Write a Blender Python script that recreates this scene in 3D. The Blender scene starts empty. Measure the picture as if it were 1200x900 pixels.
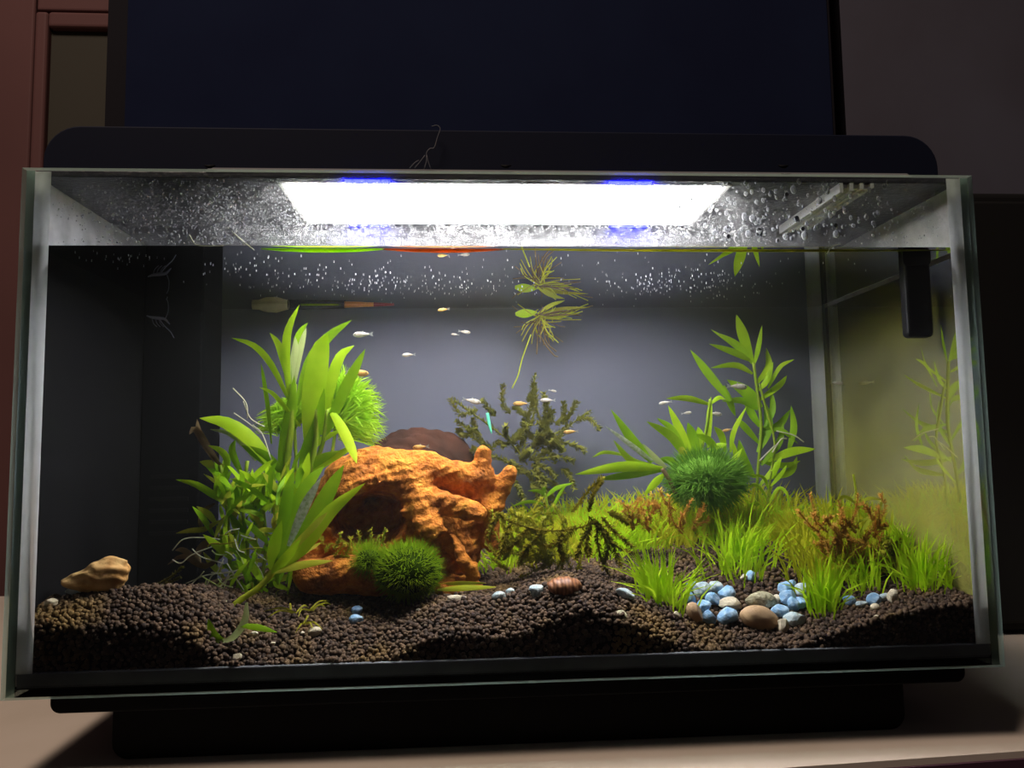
import bpy, math, random
import numpy as np
from mathutils import Vector, Matrix

random.seed(7); rng = np.random.default_rng(7)
scene = bpy.context.scene
COL = scene.collection

# ------------------------------------------------------------------ camera
CX, CY, CZ = -0.0341, -0.4708, 0.1384
PITCH, YAW, ROLL = (math.radians(a) for a in (4.93, 3.63, -0.84))
FPX = 901.0
_cp, _sp, _cy, _sy = math.cos(PITCH), math.sin(PITCH), math.cos(YAW), math.sin(YAW)
CF = Vector((_sy*_cp, _cy*_cp, _sp)); _R0 = Vector((_cy, -_sy, 0)); _U0 = _R0.cross(CF)
CR = math.cos(ROLL)*_R0 + math.sin(ROLL)*_U0
CU = -math.sin(ROLL)*_R0 + math.cos(ROLL)*_U0
CAM = Vector((CX, CY, CZ))
cd = bpy.data.cameras.new('camera'); cam = bpy.data.objects.new('camera', cd); COL.objects.link(cam)
cd.sensor_width = 36; cd.lens = FPX/1200*36; cd.clip_start = 0.01
m = Matrix.Identity(4)
for i in range(3):
    m[i][0], m[i][1], m[i][2], m[i][3] = CR[i], CU[i], -CF[i], CAM[i]
cam.matrix_world = m
scene.camera = cam

# ------------------------------------------------------------------ world, room light, exposure
world = bpy.data.worlds.new('world'); scene.world = world; world.use_nodes = True
bg = world.node_tree.nodes['Background']
bg.inputs[0].default_value = (0.75, 0.62, 0.66, 1); bg.inputs[1].default_value = 0.03
ld = bpy.data.lights.new('room_ceiling_lamp', 'AREA'); ld.energy = 26; ld.size = 0.5; ld.color = (1.0, 0.80, 0.66)
lo = bpy.data.objects.new('room_ceiling_lamp', ld); COL.objects.link(lo)
lo.location = (-0.55, -0.6, 1.9)
lo.rotation_euler = (Vector((0.1, -0.1, 0)) - lo.location).to_track_quat('-Z', 'Y').to_euler()
LAMP = 30.0          # strength of the aquarium's light panel
HAZE = 0.10          # scattering of the cloudy water, per metre
vs = scene.view_settings
vs.view_transform = 'Standard'; vs.look = 'None'; vs.gamma = 1; vs.exposure = 0.0; vs.use_curve_mapping = False
scene.cycles.transparent_max_bounces = 48
scene.cycles.max_bounces = 10
scene.cycles.caustics_reflective = False
scene.cycles.caustics_refractive = False
scene.cycles.sample_clamp_indirect = 6.0

# ------------------------------------------------------------------ pixel helpers (1200x900 frame)
def ray(px, py): return CF + CR*((px-600)/FPX) + CU*((450-py)/FPX)
def P(px, py, d):                     # the point seen at a pixel, d metres behind the front glass
    r = ray(px, py); return CAM + r*((d-CY)/r.y)
def PW(px, py, z):                    # ... on the level z
    r = ray(px, py); return CAM + r*((z-CZ)/r.z)
def mpp(d): return (d-CY)/FPX         # metres per pixel at depth d

# ------------------------------------------------------------------ mesh helpers
def mesh_obj(name, v, f, mat, parent=None, smooth=True, loc=None):
    me = bpy.data.meshes.new(name)
    v = np.asarray(v, dtype=np.float64).reshape(-1, 3)
    if loc is not None: v = v - np.array(loc)
    me.from_pydata([tuple(x) for x in v], [], [tuple(int(i) for i in q) for q in f])
    if smooth: me.polygons.foreach_set('use_smooth', [True]*len(me.polygons))
    if isinstance(mat, (list, tuple)):
        for q in mat: me.materials.append(q)
    elif mat: me.materials.append(mat)
    me.update()
    o = bpy.data.objects.new(name, me); COL.objects.link(o)
    if loc is not None: o.location = loc
    if parent: attach(o, parent)
    return o
def attach(o, parent):
    o.parent = parent
    o.matrix_parent_inverse = Matrix.Translation(parent.location).inverted()
def tag(o, label, cat, group=None, kind=None):
    o['label'] = label; o['category'] = cat
    if group: o['group'] = group
    if kind: o['kind'] = kind
    return o
def thing(name, label, cat, loc, group=None, kind=None):
    o = bpy.data.objects.new(name, None); COL.objects.link(o); o.location = loc; o.empty_display_size = 0.01
    return tag(o, label, cat, group, kind)
def struct(o): o['kind'] = 'structure'; return o

class MB:
    def __init__(s): s.v = []; s.f = []; s.n = 0
    def add(s, v, f):
        s.v.extend([tuple(x) for x in v]); s.f.extend([tuple(i+s.n for i in q) for q in f]); s.n += len(v)
    def box(s, a, b, bev=0.0):
        x0, y0, z0 = a; x1, y1, z1 = b
        s.add([(x0,y0,z0),(x1,y0,z0),(x1,y1,z0),(x0,y1,z0),(x0,y0,z1),(x1,y0,z1),(x1,y1,z1),(x0,y1,z1)],
              [(0,3,2,1),(4,5,6,7),(0,1,5,4),(1,2,6,5),(2,3,7,6),(3,0,4,7)])
    def build(s, name, mat, parent=None, smooth=True, bevel=0, loc=None):
        o = mesh_obj(name, s.v, s.f, mat, parent, smooth, loc)
        if bevel:
            b = o.modifiers.new('bevel', 'BEVEL'); b.width = bevel; b.segments = 3; b.limit_method = 'ANGLE'
            o.data.polygons.foreach_set('use_smooth', [False]*len(o.data.polygons))
        return o
def boxobj(name, a, b, mat, parent=None, bevel=0, loc=None):
    q = MB(); q.box(a, b); return q.build(name, mat, parent, False, bevel, loc)

def crom(pts, n):
    pts = [Vector(p) for p in pts]
    if len(pts) == 2: return [pts[0].lerp(pts[1], i/n) for i in range(n+1)]
    q = [pts[0]*2-pts[1]] + pts + [pts[-1]*2-pts[-2]]
    out = []; m_ = len(pts)-1
    for i in range(n+1):
        t = i/n*m_; k = min(int(t), m_-1); t -= k
        a, b, c, d = q[k:k+4]
        out.append(0.5*((2*b)+(c-a)*t+(2*a-5*b+4*c-d)*t*t+(3*b-a-3*c+d)*t**3))
    return out
def tube_geo(mb, pts, rad, n=6, sm=None):
    if sm: pts = crom(pts, sm)
    else: pts = [Vector(p) for p in pts]
    m_ = len(pts)
    if not hasattr(rad, '__len__'): rad = [rad]*m_
    elif len(rad) != m_: rad = list(np.interp(np.linspace(0, 1, m_), np.linspace(0, 1, len(rad)), rad))
    v = []; f = []
    up = Vector((0.123, 0.9, 0.41)).normalized()
    for i, p in enumerate(pts):
        t = (pts[min(i+1, m_-1)]-pts[max(i-1, 0)])
        t = t.normalized() if t.length > 1e-9 else Vector((0, 0, 1))
        a = t.cross(up)
        if a.length < 1e-3: a = t.cross(Vector((1, 0, 0)))
        a.normalize(); b = t.cross(a)
        for k in range(n):
            an = 2*math.pi*k/n
            v.append(p + (a*math.cos(an)+b*math.sin(an))*rad[i])
    for i in range(m_-1):
        for k in range(n):
            f.append((i*n+k, i*n+(k+1) % n, (i+1)*n+(k+1) % n, (i+1)*n+k))
    f.append(tuple(range(n-1, -1, -1))); f.append(tuple(range((m_-1)*n, m_*n)))
    mb.add(v, f)
def tube_obj(name, pts, rad, mat, parent=None, n=8, sm=None, loc=None):
    q = MB(); tube_geo(q, pts, rad, n, sm); return q.build(name, mat, parent, True, loc=loc)
def leaf_geo(mb, pts, width, twist=0.0, seg=9, base=0.35, fold=0.22, peak=0.45, wave=0.0):
    c = crom(pts, seg); v = []; f = []
    ph = random.random()*6
    for i, p in enumerate(c):
        t = i/seg
        tan = (c[min(i+1, seg)]-c[max(i-1, 0)]).normalized()
        view = (p-CAM).normalized()
        side = tan.cross(view)
        if side.length < 0.05: side = tan.cross(Vector((0.3, 0.2, 1)))
        side.normalize(); nor = side.cross(tan).normalized()
        ca, sa = math.cos(twist), math.sin(twist)
        s2 = side*ca + nor*sa; n2 = nor*ca - side*sa
        if t < peak: w = base + (1-base)*math.sin(t/peak*math.pi/2)
        else: w = max(0.03, math.cos((t-peak)/(1-peak)*math.pi/2)**0.8)
        w *= width/2
        wv = wave*width*math.sin(t*9+ph)
        v += [p - s2*w + n2*(fold*w+wv), p, p + s2*w + n2*(fold*w-wv)]
    for i in range(seg):
        a = i*3; f += [(a, a+1, a+4, a+3), (a+1, a+2, a+5, a+4)]
    mb.add(v, f)
def px3(pl, d0, d1=None):
    d1 = d0 if d1 is None else d1; n = len(pl)-1
    return [P(x, y, d0+(d1-d0)*i/max(n, 1)) for i, (x, y) in enumerate(pl)]
def leaf(parent, pl, w, d0, d1, mat, twist=None, name='leaf', **k):
    q = MB(); tw = random.uniform(-0.5, 0.5) if twist is None else twist
    leaf_geo(q, px3(pl, d0, d1), w*mpp((d0+d1)/2)*1.05, tw, **k)
    return q.build(name, mat, parent)

_ico = {}
def ico(sub):
    if sub in _ico: return _ico[sub]
    t = (1+5**.5)/2
    v = [(-1,t,0),(1,t,0),(-1,-t,0),(1,-t,0),(0,-1,t),(0,1,t),(0,-1,-t),(0,1,-t),(t,0,-1),(t,0,1),(-t,0,-1),(-t,0,1)]
    v = [np.array(x)/np.linalg.norm(x) for x in v]
    f = [(0,11,5),(0,5,1),(0,1,7),(0,7,10),(0,10,11),(1,5,9),(5,11,4),(11,10,2),(10,7,6),(7,1,8),(3,9,4),(3,4,2),(3,2,6),(3,6,8),(3,8,9),(4,9,5),(2,4,11),(6,2,10),(8,6,7),(9,8,1)]
    for _ in range(sub):
        c = {}; nf = []
        def mid(a, b):
            k = (min(a, b), max(a, b))
            if k not in c:
                q = v[a]+v[b]; v.append(q/np.linalg.norm(q)); c[k] = len(v)-1
            return c[k]
        for a, b, d in f:
            x, y, z = mid(a, b), mid(b, d), mid(d, a)
            nf += [(a, x, z), (b, y, x), (d, z, y), (x, y, z)]
        f = nf
    _ico[sub] = (np.array(v), np.array(f)); return _ico[sub]
def lumps(v, amp, freq, seed):
    r = np.random.default_rng(seed); o = np.zeros(len(v))
    for k in range(5):
        d = r.normal(size=3); o += np.sin(v@d*freq*(0.7+0.5*k)+r.uniform(0, 6.3))/(1+0.6*k)
    return o*amp
def pebble_mesh(seed, sub=2, amp=0.08, facets=7, squash=(1, 1, 1)):
    v, f = ico(sub); r = np.random.default_rng(seed); v = v.copy()
    for k in range(facets):                      # flat chips: cut the ball with random planes
        n = r.normal(size=3); n /= np.linalg.norm(n); h = r.uniform(0.62, 0.88)
        d = v@n; v = v - np.clip(d-h, 0, None)[:, None]*n*0.85
    v = v*(1+lumps(v, amp*0.4, 2.2, seed+1))[:, None]*np.array(squash)
    return v, f
def multi(name, mats_v, faces, mat, parent=None, smooth=True):
    """one mesh from numpy arrays (n,k,3) copies of one face list"""
    n, k, _ = mats_v.shape
    V = mats_v.reshape(-1, 3); F = (faces[None]+(np.arange(n)*k)[:, None, None]).reshape(-1, 3)
    me = bpy.data.meshes.new(name)
    me.vertices.add(len(V)); me.vertices.foreach_set('co', V.astype(np.float32).ravel())
    me.loops.add(F.size); me.loops.foreach_set('vertex_index', F.ravel().astype(np.int32))
    me.polygons.add(len(F)); me.polygons.foreach_set('loop_start', np.arange(0, F.size, 3, dtype=np.int32))
    me.polygons.foreach_set('use_smooth', np.full(len(F), smooth))
    me.update(calc_edges=True); me.validate()
    if mat: me.materials.append(mat)
    o = bpy.data.objects.new(name, me); COL.objects.link(o)
    if parent: attach(o, parent)
    return o
def surface_nets(F, org, step):
    """mesh the zero level of a grid of signed distances (inside negative)"""
    S = F < 0; nx, ny, nz = F.shape
    acc = np.zeros((nx-1, ny-1, nz-1, 3)); cnt = np.zeros((nx-1, ny-1, nz-1))
    off = [(i, j, k) for i in (0, 1) for j in (0, 1) for k in (0, 1)]
    def sl(A, o): return A[o[0]:nx-1+o[0], o[1]:ny-1+o[1], o[2]:nz-1+o[2]]
    for a in off:
        for ax in range(3):
            if a[ax]: continue
            b = list(a); b[ax] = 1
            fa, fb = sl(F, a), sl(F, b); cr = (fa < 0) != (fb < 0)
            t = np.where(cr, fa/np.where(cr, fa-fb, 1), 0)
            for c in range(3): acc[..., c] += cr*(a[c] + (t if c == ax else 0))
            cnt += cr
    on = cnt > 0; idx = -np.ones(on.shape, int); idx[on] = np.arange(on.sum())
    g = np.argwhere(on); V = (g + acc[on]/cnt[on][:, None])*step + np.array(org)
    fs = []
    for ax in range(3):
        o1, o2 = [(1, 2), (2, 0), (0, 1)][ax]
        a = [slice(1, n-1) for n in (nx, ny, nz)]; a[ax] = slice(0, (nx, ny, nz)[ax]-1)
        b = list(a); b[ax] = slice(1, (nx, ny, nz)[ax])
        cr = np.argwhere(S[tuple(a)] != S[tuple(b)]); base = np.array([x.start for x in a])
        p = cr+base
        if not len(p): continue
        flip = ~S[tuple(p.T)]
        e1 = np.zeros(3, int); e1[o1] = 1; e2 = np.zeros(3, int); e2[o2] = 1
        q = np.stack([idx[tuple((p-e1-e2).T)], idx[tuple((p-e2).T)], idx[tuple(p.T)], idx[tuple((p-e1).T)]], 1)
        q[flip] = q[flip][:, ::-1]; fs.append(q)
    return V, np.concatenate(fs)

# ------------------------------------------------------------------ materials
def newmat(name):
    m_ = bpy.data.materials.new(name); m_.use_nodes = True
    nt = m_.node_tree; nt.nodes.clear()
    out = nt.nodes.new('ShaderNodeOutputMaterial'); return m_, nt, out
def N(nt, t, **k):
    n = nt.nodes.new(t)
    for a, b in k.items():
        if a.startswith('_'): n.inputs[a[1:]].default_value = b
        else: setattr(n, a, b)
    return n
def srgb(r, g, b):
    f = lambda c: ((c/255+0.055)/1.055)**2.4 if c > 10 else c/255/12.92
    return (f(r), f(g), f(b), 1)
def plain(name, col, rough=0.5, spec=0.5, noise=0, scale=40, col2=None, bump=0, metal=0):
    m_, nt, out = newmat(name); L = nt.links.new
    b = N(nt, 'ShaderNodeBsdfPrincipled'); b.inputs['Base Color'].default_value = col
    b.inputs['Roughness'].default_value = rough; b.inputs['Specular IOR Level'].default_value = spec; b.inputs['Metallic'].default_value = metal
    L(b.outputs[0], out.inputs[0])
    if col2 or bump:
        tc = N(nt, 'ShaderNodeTexCoord'); nz = N(nt, 'ShaderNodeTexNoise'); nz.inputs['Scale'].default_value = scale; nz.inputs['Detail'].default_value = 6
        L(tc.outputs['Object'], nz.inputs['Vector'])
        if col2:
            rp = N(nt, 'ShaderNodeValToRGB'); rp.color_ramp.elements[0].position = 0.35; rp.color_ramp.elements[1].position = 0.65
            rp.color_ramp.elements[0].color = col; rp.color_ramp.elements[1].color = col2
            L(nz.outputs[0], rp.inputs[0]); L(rp.outputs[0], b.inputs['Base Color'])
        if bump:
            bp = N(nt, 'ShaderNodeBump'); bp.inputs['Strength'].default_value = bump; bp.inputs['Distance'].default_value = 0.002
            L(nz.outputs[0], bp.inputs['Height']); L(bp.outputs[0], b.inputs['Normal'])
    return m_
def leafmat(name, col, col2=None, trans=0.5, scale=60, rough=0.45):
    spec = 0.0 if 'moss' in name or 'grass' in name else 0.12
    m_, nt, out = newmat(name); L = nt.links.new
    tc = N(nt, 'ShaderNodeTexCoord'); nz = N(nt, 'ShaderNodeTexNoise'); nz.inputs['Scale'].default_value = scale; nz.inputs['Detail'].default_value = 3
    L(tc.outputs['Object'], nz.inputs['Vector'])
    rp = N(nt, 'ShaderNodeValToRGB'); rp.color_ramp.elements[0].position = 0.35; rp.color_ramp.elements[1].position = 0.68
    rp.color_ramp.elements[0].color = col; rp.color_ramp.elements[1].color = col2 or col
    L(nz.outputs[0], rp.inputs[0])
    b = N(nt, 'ShaderNodeBsdfPrincipled'); b.inputs['Roughness'].default_value = rough; b.inputs['Specular IOR Level'].default_value = spec
    t = N(nt, 'ShaderNodeBsdfTranslucent'); mx = N(nt, 'ShaderNodeMixShader'); mx.inputs[0].default_value = trans
    L(rp.outputs[0], b.inputs['Base Color']); L(rp.outputs[0], t.inputs[0])
    L(b.outputs[0], mx.inputs[1]); L(t.outputs[0], mx.inputs[2]); L(mx.outputs[0], out.inputs[0])
    return m_
def emit(name, col, s):
    m_, nt, out = newmat(name); e = N(nt, 'ShaderNodeEmission'); e.inputs[0].default_value = col; e.inputs[1].default_value = s
    nt.links.new(e.outputs[0], out.inputs[0]); return m_
def clear(name, ior, tint=(1, 1, 1, 1), rough=0.0, extra=None):
    """clear sheet: what is not mirrored by the surface goes straight through"""
    m_, nt, out = newmat(name); L = nt.links.new
    fr = N(nt, 'ShaderNodeFresnel'); fr.inputs[0].default_value = ior
    t = N(nt, 'ShaderNodeBsdfTransparent'); t.inputs[0].default_value = tint
    g = N(nt, 'ShaderNodeBsdfGlossy'); g.inputs['Roughness'].default_value = rough
    mx = N(nt, 'ShaderNodeMixShader'); L(fr.outputs[0], mx.inputs[0]); L(t.outputs[0], mx.inputs[1]); L(g.outputs[0], mx.inputs[2])
    L(mx.outputs[0], out.inputs[0])
    return m_, nt, out, mx

H = 0.3136; D = 0.222; GT = 0.005
ZW = P(600, 288.5, GT).z                     # water level
ZB = 0.012                                    # top of the tank's bottom

M_black = plain('black_plastic', (0.004, 0.004, 0.0045, 1), 0.6, 0.08)
M_hood = plain('hood_black', (0.006, 0.008, 0.020, 1), 0.7, 0.1)
M_under = plain('hood_underside', (0.030, 0.031, 0.04, 1), 0.35, 0.5, scale=300, bump=0.4)
M_lip = plain('hood_lip', (0.13, 0.13, 0.135, 1), 0.6, 0.1)
def frosted(name, mix, col):
    m_, nt, out = newmat(name); t = N(nt, 'ShaderNodeBsdfTransparent'); tl = N(nt, 'ShaderNodeBsdfDiffuse'); tl.inputs[0].default_value = col
    mx = N(nt, 'ShaderNodeMixShader'); mx.inputs[0].default_value = mix
    nt.links.new(t.outputs[0], mx.inputs[1]); nt.links.new(tl.outputs[0], mx.inputs[2]); nt.links.new(mx.outputs[0], out.inputs[0]); return m_
M_skirt = frosted('clear_splash_guard', 0.12, (0.4, 0.4, 0.42, 1))
M_white = plain('white_plastic', (0.55, 0.55, 0.55, 1), 0.5)
M_lamp = emit('lamp_panel', (1, 0.99, 0.97, 1), LAMP)
M_blue = emit('lamp_blue', (0.005, 0.006, 1.0, 1), LAMP*1.8)

# ------------------------------------------------------------------ setting: table, wall, door, back boards
ZT = P(600, 873, 0.03).z                      # table level under the stand
M_table = plain('table_laminate', srgb(196, 184, 172), 0.6, 0.15, col2=srgb(186, 174, 160), scale=9)
M_tedge = plain('table_edge', srgb(70, 44, 58), 0.5)
a = PW(1200, 880, ZT); b = PW(930, 899, ZT)
sl = (b.y-a.y)/(b.x-a.x)
tb = thing('table', 'pale beige table carrying the aquarium', 'table', (0, 0.2, ZT-0.03))
def tabletop():
    yl = a.y+sl*(-1.2-a.x); yr = a.y+sl*(0.9-a.x)
    yl = max(yl, -0.44)
    def slab(z0, z1, off, nm, mt):
        v = [(-1.2, yl-off, z0), (0.9, yr-off, z0), (0.9, 0.62, z0), (-1.2, 0.62, z0)]
        v = v + [(x, y, z1) for x, y, z in v]
        return mesh_obj(nm, v, [(0,3,2,1),(4,5,6,7),(0,1,5,4),(1,2,6,5),(2,3,7,6),(3,0,4,7)], mt, tb, False)
    slab(ZT-0.03, ZT, 0, 'table_top', M_table)
    slab(ZT-0.026, ZT-0.004, 0.002, 'edge_band', M_tedge)
    for lx in (-1.12, 0.82):
        for ly in (-0.2, 0.55):
            boxobj('leg', (lx-0.025, ly-0.025, ZT-0.75), (lx+0.025, ly+0.025, ZT-0.03), M_tedge, tb, 0.002)
tabletop()
M_floor = plain('floor_dark', srgb(60, 48, 42), 0.6)
struct(boxobj('floor', (-3, -3, ZT-0.78), (3, 1.2, ZT-0.75), M_floor))
M_wall = plain('wall_paint', srgb(84, 83, 94), 0.8, 0.1, col2=srgb(76, 73, 82), scale=3)
YWALL = 0.80
struct(boxobj('wall_back', (-3, YWALL, ZT-0.75), (3, YWALL+0.05, 2.2), M_wall))
# panelled door on the left
M_door = plain('door_paint', srgb(94, 64, 63), 0.6, 0.1, col2=srgb(88, 60, 59), scale=4)
M_dpanel = plain('door_panel_olive', srgb(60, 57, 50), 0.7, 0.1)
YD = 0.70
def xz(px, py, y): q = P(px, py, y); return q.x, q.z
def door():
    x1, z1 = xz(57, 33, YD); x0, _ = xz(20, 33, YD); _, z2 = xz(57, 13, YD); xr, _ = xz(190, 33, YD)
    root = thing('door_1', 'dusky pink panelled door with an olive inset beside the back board', 'door', (x0-0.2, YD+0.03, ZT-0.74)); root['kind'] = 'structure'
    del root['category']
    zb = ZT-0.74
    boxobj('leaf_board', (x0-0.9, YD+0.02, zb), (xr+0.3, YD+0.05, 1.4), M_door, root, 0.002)
    boxobj('stile', (x0-0.9, YD, zb), (xz(40, 33, YD)[0], YD+0.02, 1.4), M_door, root, 0.004)
    boxobj('moulding', (xz(42, 33, YD)[0], YD-0.004, zb), (x1, YD+0.02, z2-0.002), M_door, root, 0.005)
    boxobj('rail', (xz(42, 33, YD)[0], YD, z2+0.001), (xr+0.3, YD+0.02, 1.4), M_door, root, 0.004)
    boxobj('moulding', (x1, YD-0.004, z1), (xr+0.3, YD+0.02, z2-0.002), M_door, root, 0.005)
    boxobj('inset_panel', (x1, YD+0.008, zb), (xr+0.3, YD+0.02, z1), M_dpanel, root, 0.001)
door()
# dark boards behind the tank
M_navy = plain('navy_board', (0.011, 0.0145, 0.034, 1), 0.9, 0.0, col2=(0.0095, 0.012, 0.029, 1), scale=8)
M_grey = plain('charcoal_board', (0.011, 0.010, 0.013, 1), 0.8, 0.05)
yb = 0.30
x0 = P(148, 60, yb).x; x1 = P(972, 60, yb).x
nb = thing('tall_board', 'tall flat dark navy board standing right behind the aquarium hood', 'board', (0, yb, ZT))
boxobj('panel', (x0, yb, ZT), (x1, yb+0.012, 0.95), M_navy, nb, 0.001)
boxobj('edge_strip', (x1, yb-0.001, ZT), (x1+0.0016, yb+0.012, 0.95), M_grey, nb)
yb2 = 0.33
x0 = P(125, 60, yb2).x; x1 = P(987, 60, yb2).x  # right end reaches out as a dark stand-in for the shadow strip
o = boxobj('backing_board', (x0, yb2, ZT), (x1, yb2+0.015, 0.95), M_grey, None, 0.001)
tag(o, 'charcoal backing board behind the navy board, its right strip in place of a shadow', 'board')
# plain black block filling the dark area at the right
M_blk = plain('block_black', (0.006, 0.006, 0.006, 1), 0.7, 0.2)
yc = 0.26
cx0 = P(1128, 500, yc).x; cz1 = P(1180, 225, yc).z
blk = thing('block', 'matt black block standing to the right of the tank', 'block', (cx0+0.2, yc+0.1, ZT))
boxobj('body', (cx0, yc, ZT+0.002), (cx0+0.5, yc+0.25, cz1), M_blk, blk, 0.006)
boxobj('door', (cx0+0.012, yc-0.008, ZT+0.012), (cx0+0.24, yc-0.0005, cz1-0.012), M_blk, blk, 0.003)  # two raised front panels on the plain black block
boxobj('door', (cx0+0.245, yc-0.008, ZT+0.012), (cx0+0.488, yc-0.0005, cz1-0.012), M_blk, blk, 0.003)

# ------------------------------------------------------------------ stand under the tank
def rounded_prism(x0, x1, z0, z1, y0, y1, r_bot, r_top, mat, name, parent, bevel=0.001):
    pr = []
    def arc(cx, cz, r, a0, a1):
        if r <= 0: pr.append((cx, cz)); return
        for i in range(9):
            an = math.radians(a0+(a1-a0)*i/8); pr.append((cx+r*math.cos(an), cz+r*math.sin(an)))
    arc(x0+r_bot, z0+r_bot, r_bot, 180, 270); arc(x1-r_bot, z0+r_bot, r_bot, 270, 360)
    arc(x1-r_top, z1-r_top, r_top, 0, 90); arc(x0+r_top, z1-r_top, r_top, 90, 180)
    n = len(pr); v = [(x, y0, z) for x, z in pr]+[(x, y1, z) for x, z in pr]
    f = [tuple(range(n)), tuple(range(2*n-1, n-1, -1))]+[(i, n+i, n+(i+1) % n, (i+1) % n) for i in range(n)]
    o = mesh_obj(name, v, f, mat, parent, False)
    if bevel:
        bv = o.modifiers.new('bevel', 'BEVEL'); bv.width = bevel; bv.segments = 2; bv.limit_method = 'ANGLE'; bv.angle_limit = 0.9
    return o
st = thing('aquarium_stand', 'low black rounded plinth under the glass aquarium', 'stand', (0, 0.1, ZT))
xa = P(131, 850, 0.03).x; xb = P(1060, 820, 0.03).x
rounded_prism(xa, xb, ZT+0.0002, -0.0125, 0.03, 0.19, 0.010, 0.0, M_black, 'plinth', st)
xa = P(58, 825, 0.012).x; xb = P(1132, 792, 0.012).x
rounded_prism(xa, xb, -0.0122, -0.0006, 0.012, 0.212, 0.006, 0.0, M_black, 'base_tray', st)

# ------------------------------------------------------------------ glass tank
def front_inner():
    """inside of the front pane: wet film, condensation and lime marks above the water"""
    m_, nt, out = newmat('glass_front_inside'); L = nt.links.new
    geo = N(nt, 'ShaderNodeNewGeometry'); sep = N(nt, 'ShaderNodeSeparateXYZ'); L(geo.outputs['Position'], sep.inputs[0])
    mr = N(nt, 'ShaderNodeMapRange'); mr.inputs['From Min'].default_value = ZW-0.0004; mr.inputs['From Max'].default_value = ZW+0.0006
    L(sep.outputs['Z'], mr.inputs['Value'])
    vo = N(nt, 'ShaderNodeTexVoronoi'); vo.inputs['Scale'].default_value = 520; L(geo.outputs['Position'], vo.inputs['Vector'])
    v2 = N(nt, 'ShaderNodeTexVoronoi'); v2.inputs['Scale'].default_value = 210; L(geo.outputs['Position'], v2.inputs['Vector'])
    nz = N(nt, 'ShaderNodeTexNoise'); nz.inputs['Scale'].default_value = 26; nz.inputs['Detail'].default_value = 7; nz.inputs['Roughness'].default_value = 0.65
    L(geo.outputs['Position'], nz.inputs['Vector'])
    nf = N(nt, 'ShaderNodeTexNoise'); nf.inputs['Scale'].default_value = 700; nf.inputs['Detail'].default_value = 2
    L(geo.outputs['Position'], nf.inputs['Vector'])
    r1 = N(nt, 'ShaderNodeMapRange'); r1.inputs['From Min'].default_value = 0.44; r1.inputs['From Max'].default_value = 0.62; L(nz.outputs[0], r1.inputs['Value'])
    r2 = N(nt, 'ShaderNodeMapRange'); r2.inputs['From Min'].default_value = 0.45; r2.inputs['From Max'].default_value = 0.62; L(nf.outputs[0], r2.inputs['Value'])
    r3 = N(nt, 'ShaderNodeMapRange'); r3.inputs['From Min'].default_value = 0.30; r3.inputs['From Max'].default_value = 0.55; L(v2.outputs['Distance'], r3.inputs['Value'])
    m1 = N(nt, 'ShaderNodeMath', operation='MULTIPLY'); L(r1.outputs[0], m1.inputs[0]); L(r2.outputs[0], m1.inputs[1])
    m2 = N(nt, 'ShaderNodeMath', operation='MULTIPLY_ADD'); L(r3.outputs[0], m2.inputs[0]); m2.inputs[1].default_value = 0.25; L(m1.outputs[0], m2.inputs[2])
    m3 = N(nt, 'ShaderNodeMath', operation='MULTIPLY_ADD'); L(m2.outputs[0], m3.inputs[0]); m3.inputs[1].default_value = 0.17; m3.inputs[2].default_value = 0.008
    # thin spots below the water line too
    vd = N(nt, 'ShaderNodeTexVoronoi'); vd.inputs['Scale'].default_value = 95; L(geo.outputs['Position'], vd.inputs['Vector'])
    rd = N(nt, 'ShaderNodeMapRange'); rd.inputs['From Min'].default_value = 0.05; rd.inputs['From Max'].default_value = 0.03; rd.inputs['To Max'].default_value = 0.05; L(vd.outputs['Distance'], rd.inputs['Value'])
    mixf = N(nt, 'ShaderNodeMix'); mixf.data_type = 'FLOAT'
    L(mr.outputs[0], mixf.inputs[0]); L(rd.outputs[0], mixf.inputs[2]); L(m3.outputs[0], mixf.inputs[3])
    t = N(nt, 'ShaderNodeBsdfTransparent'); tl = N(nt, 'ShaderNodeBsdfTranslucent'); tl.inputs[0].default_value = (0.92, 0.93, 0.95, 1)
    mx = N(nt, 'ShaderNodeMixShader'); L(mixf.outputs[0], mx.inputs[0]); L(t.outputs[0], mx.inputs[1]); L(tl.outputs[0], mx.inputs[2])
    L(mx.outputs[0], out.inputs[0]); return m_
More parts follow.
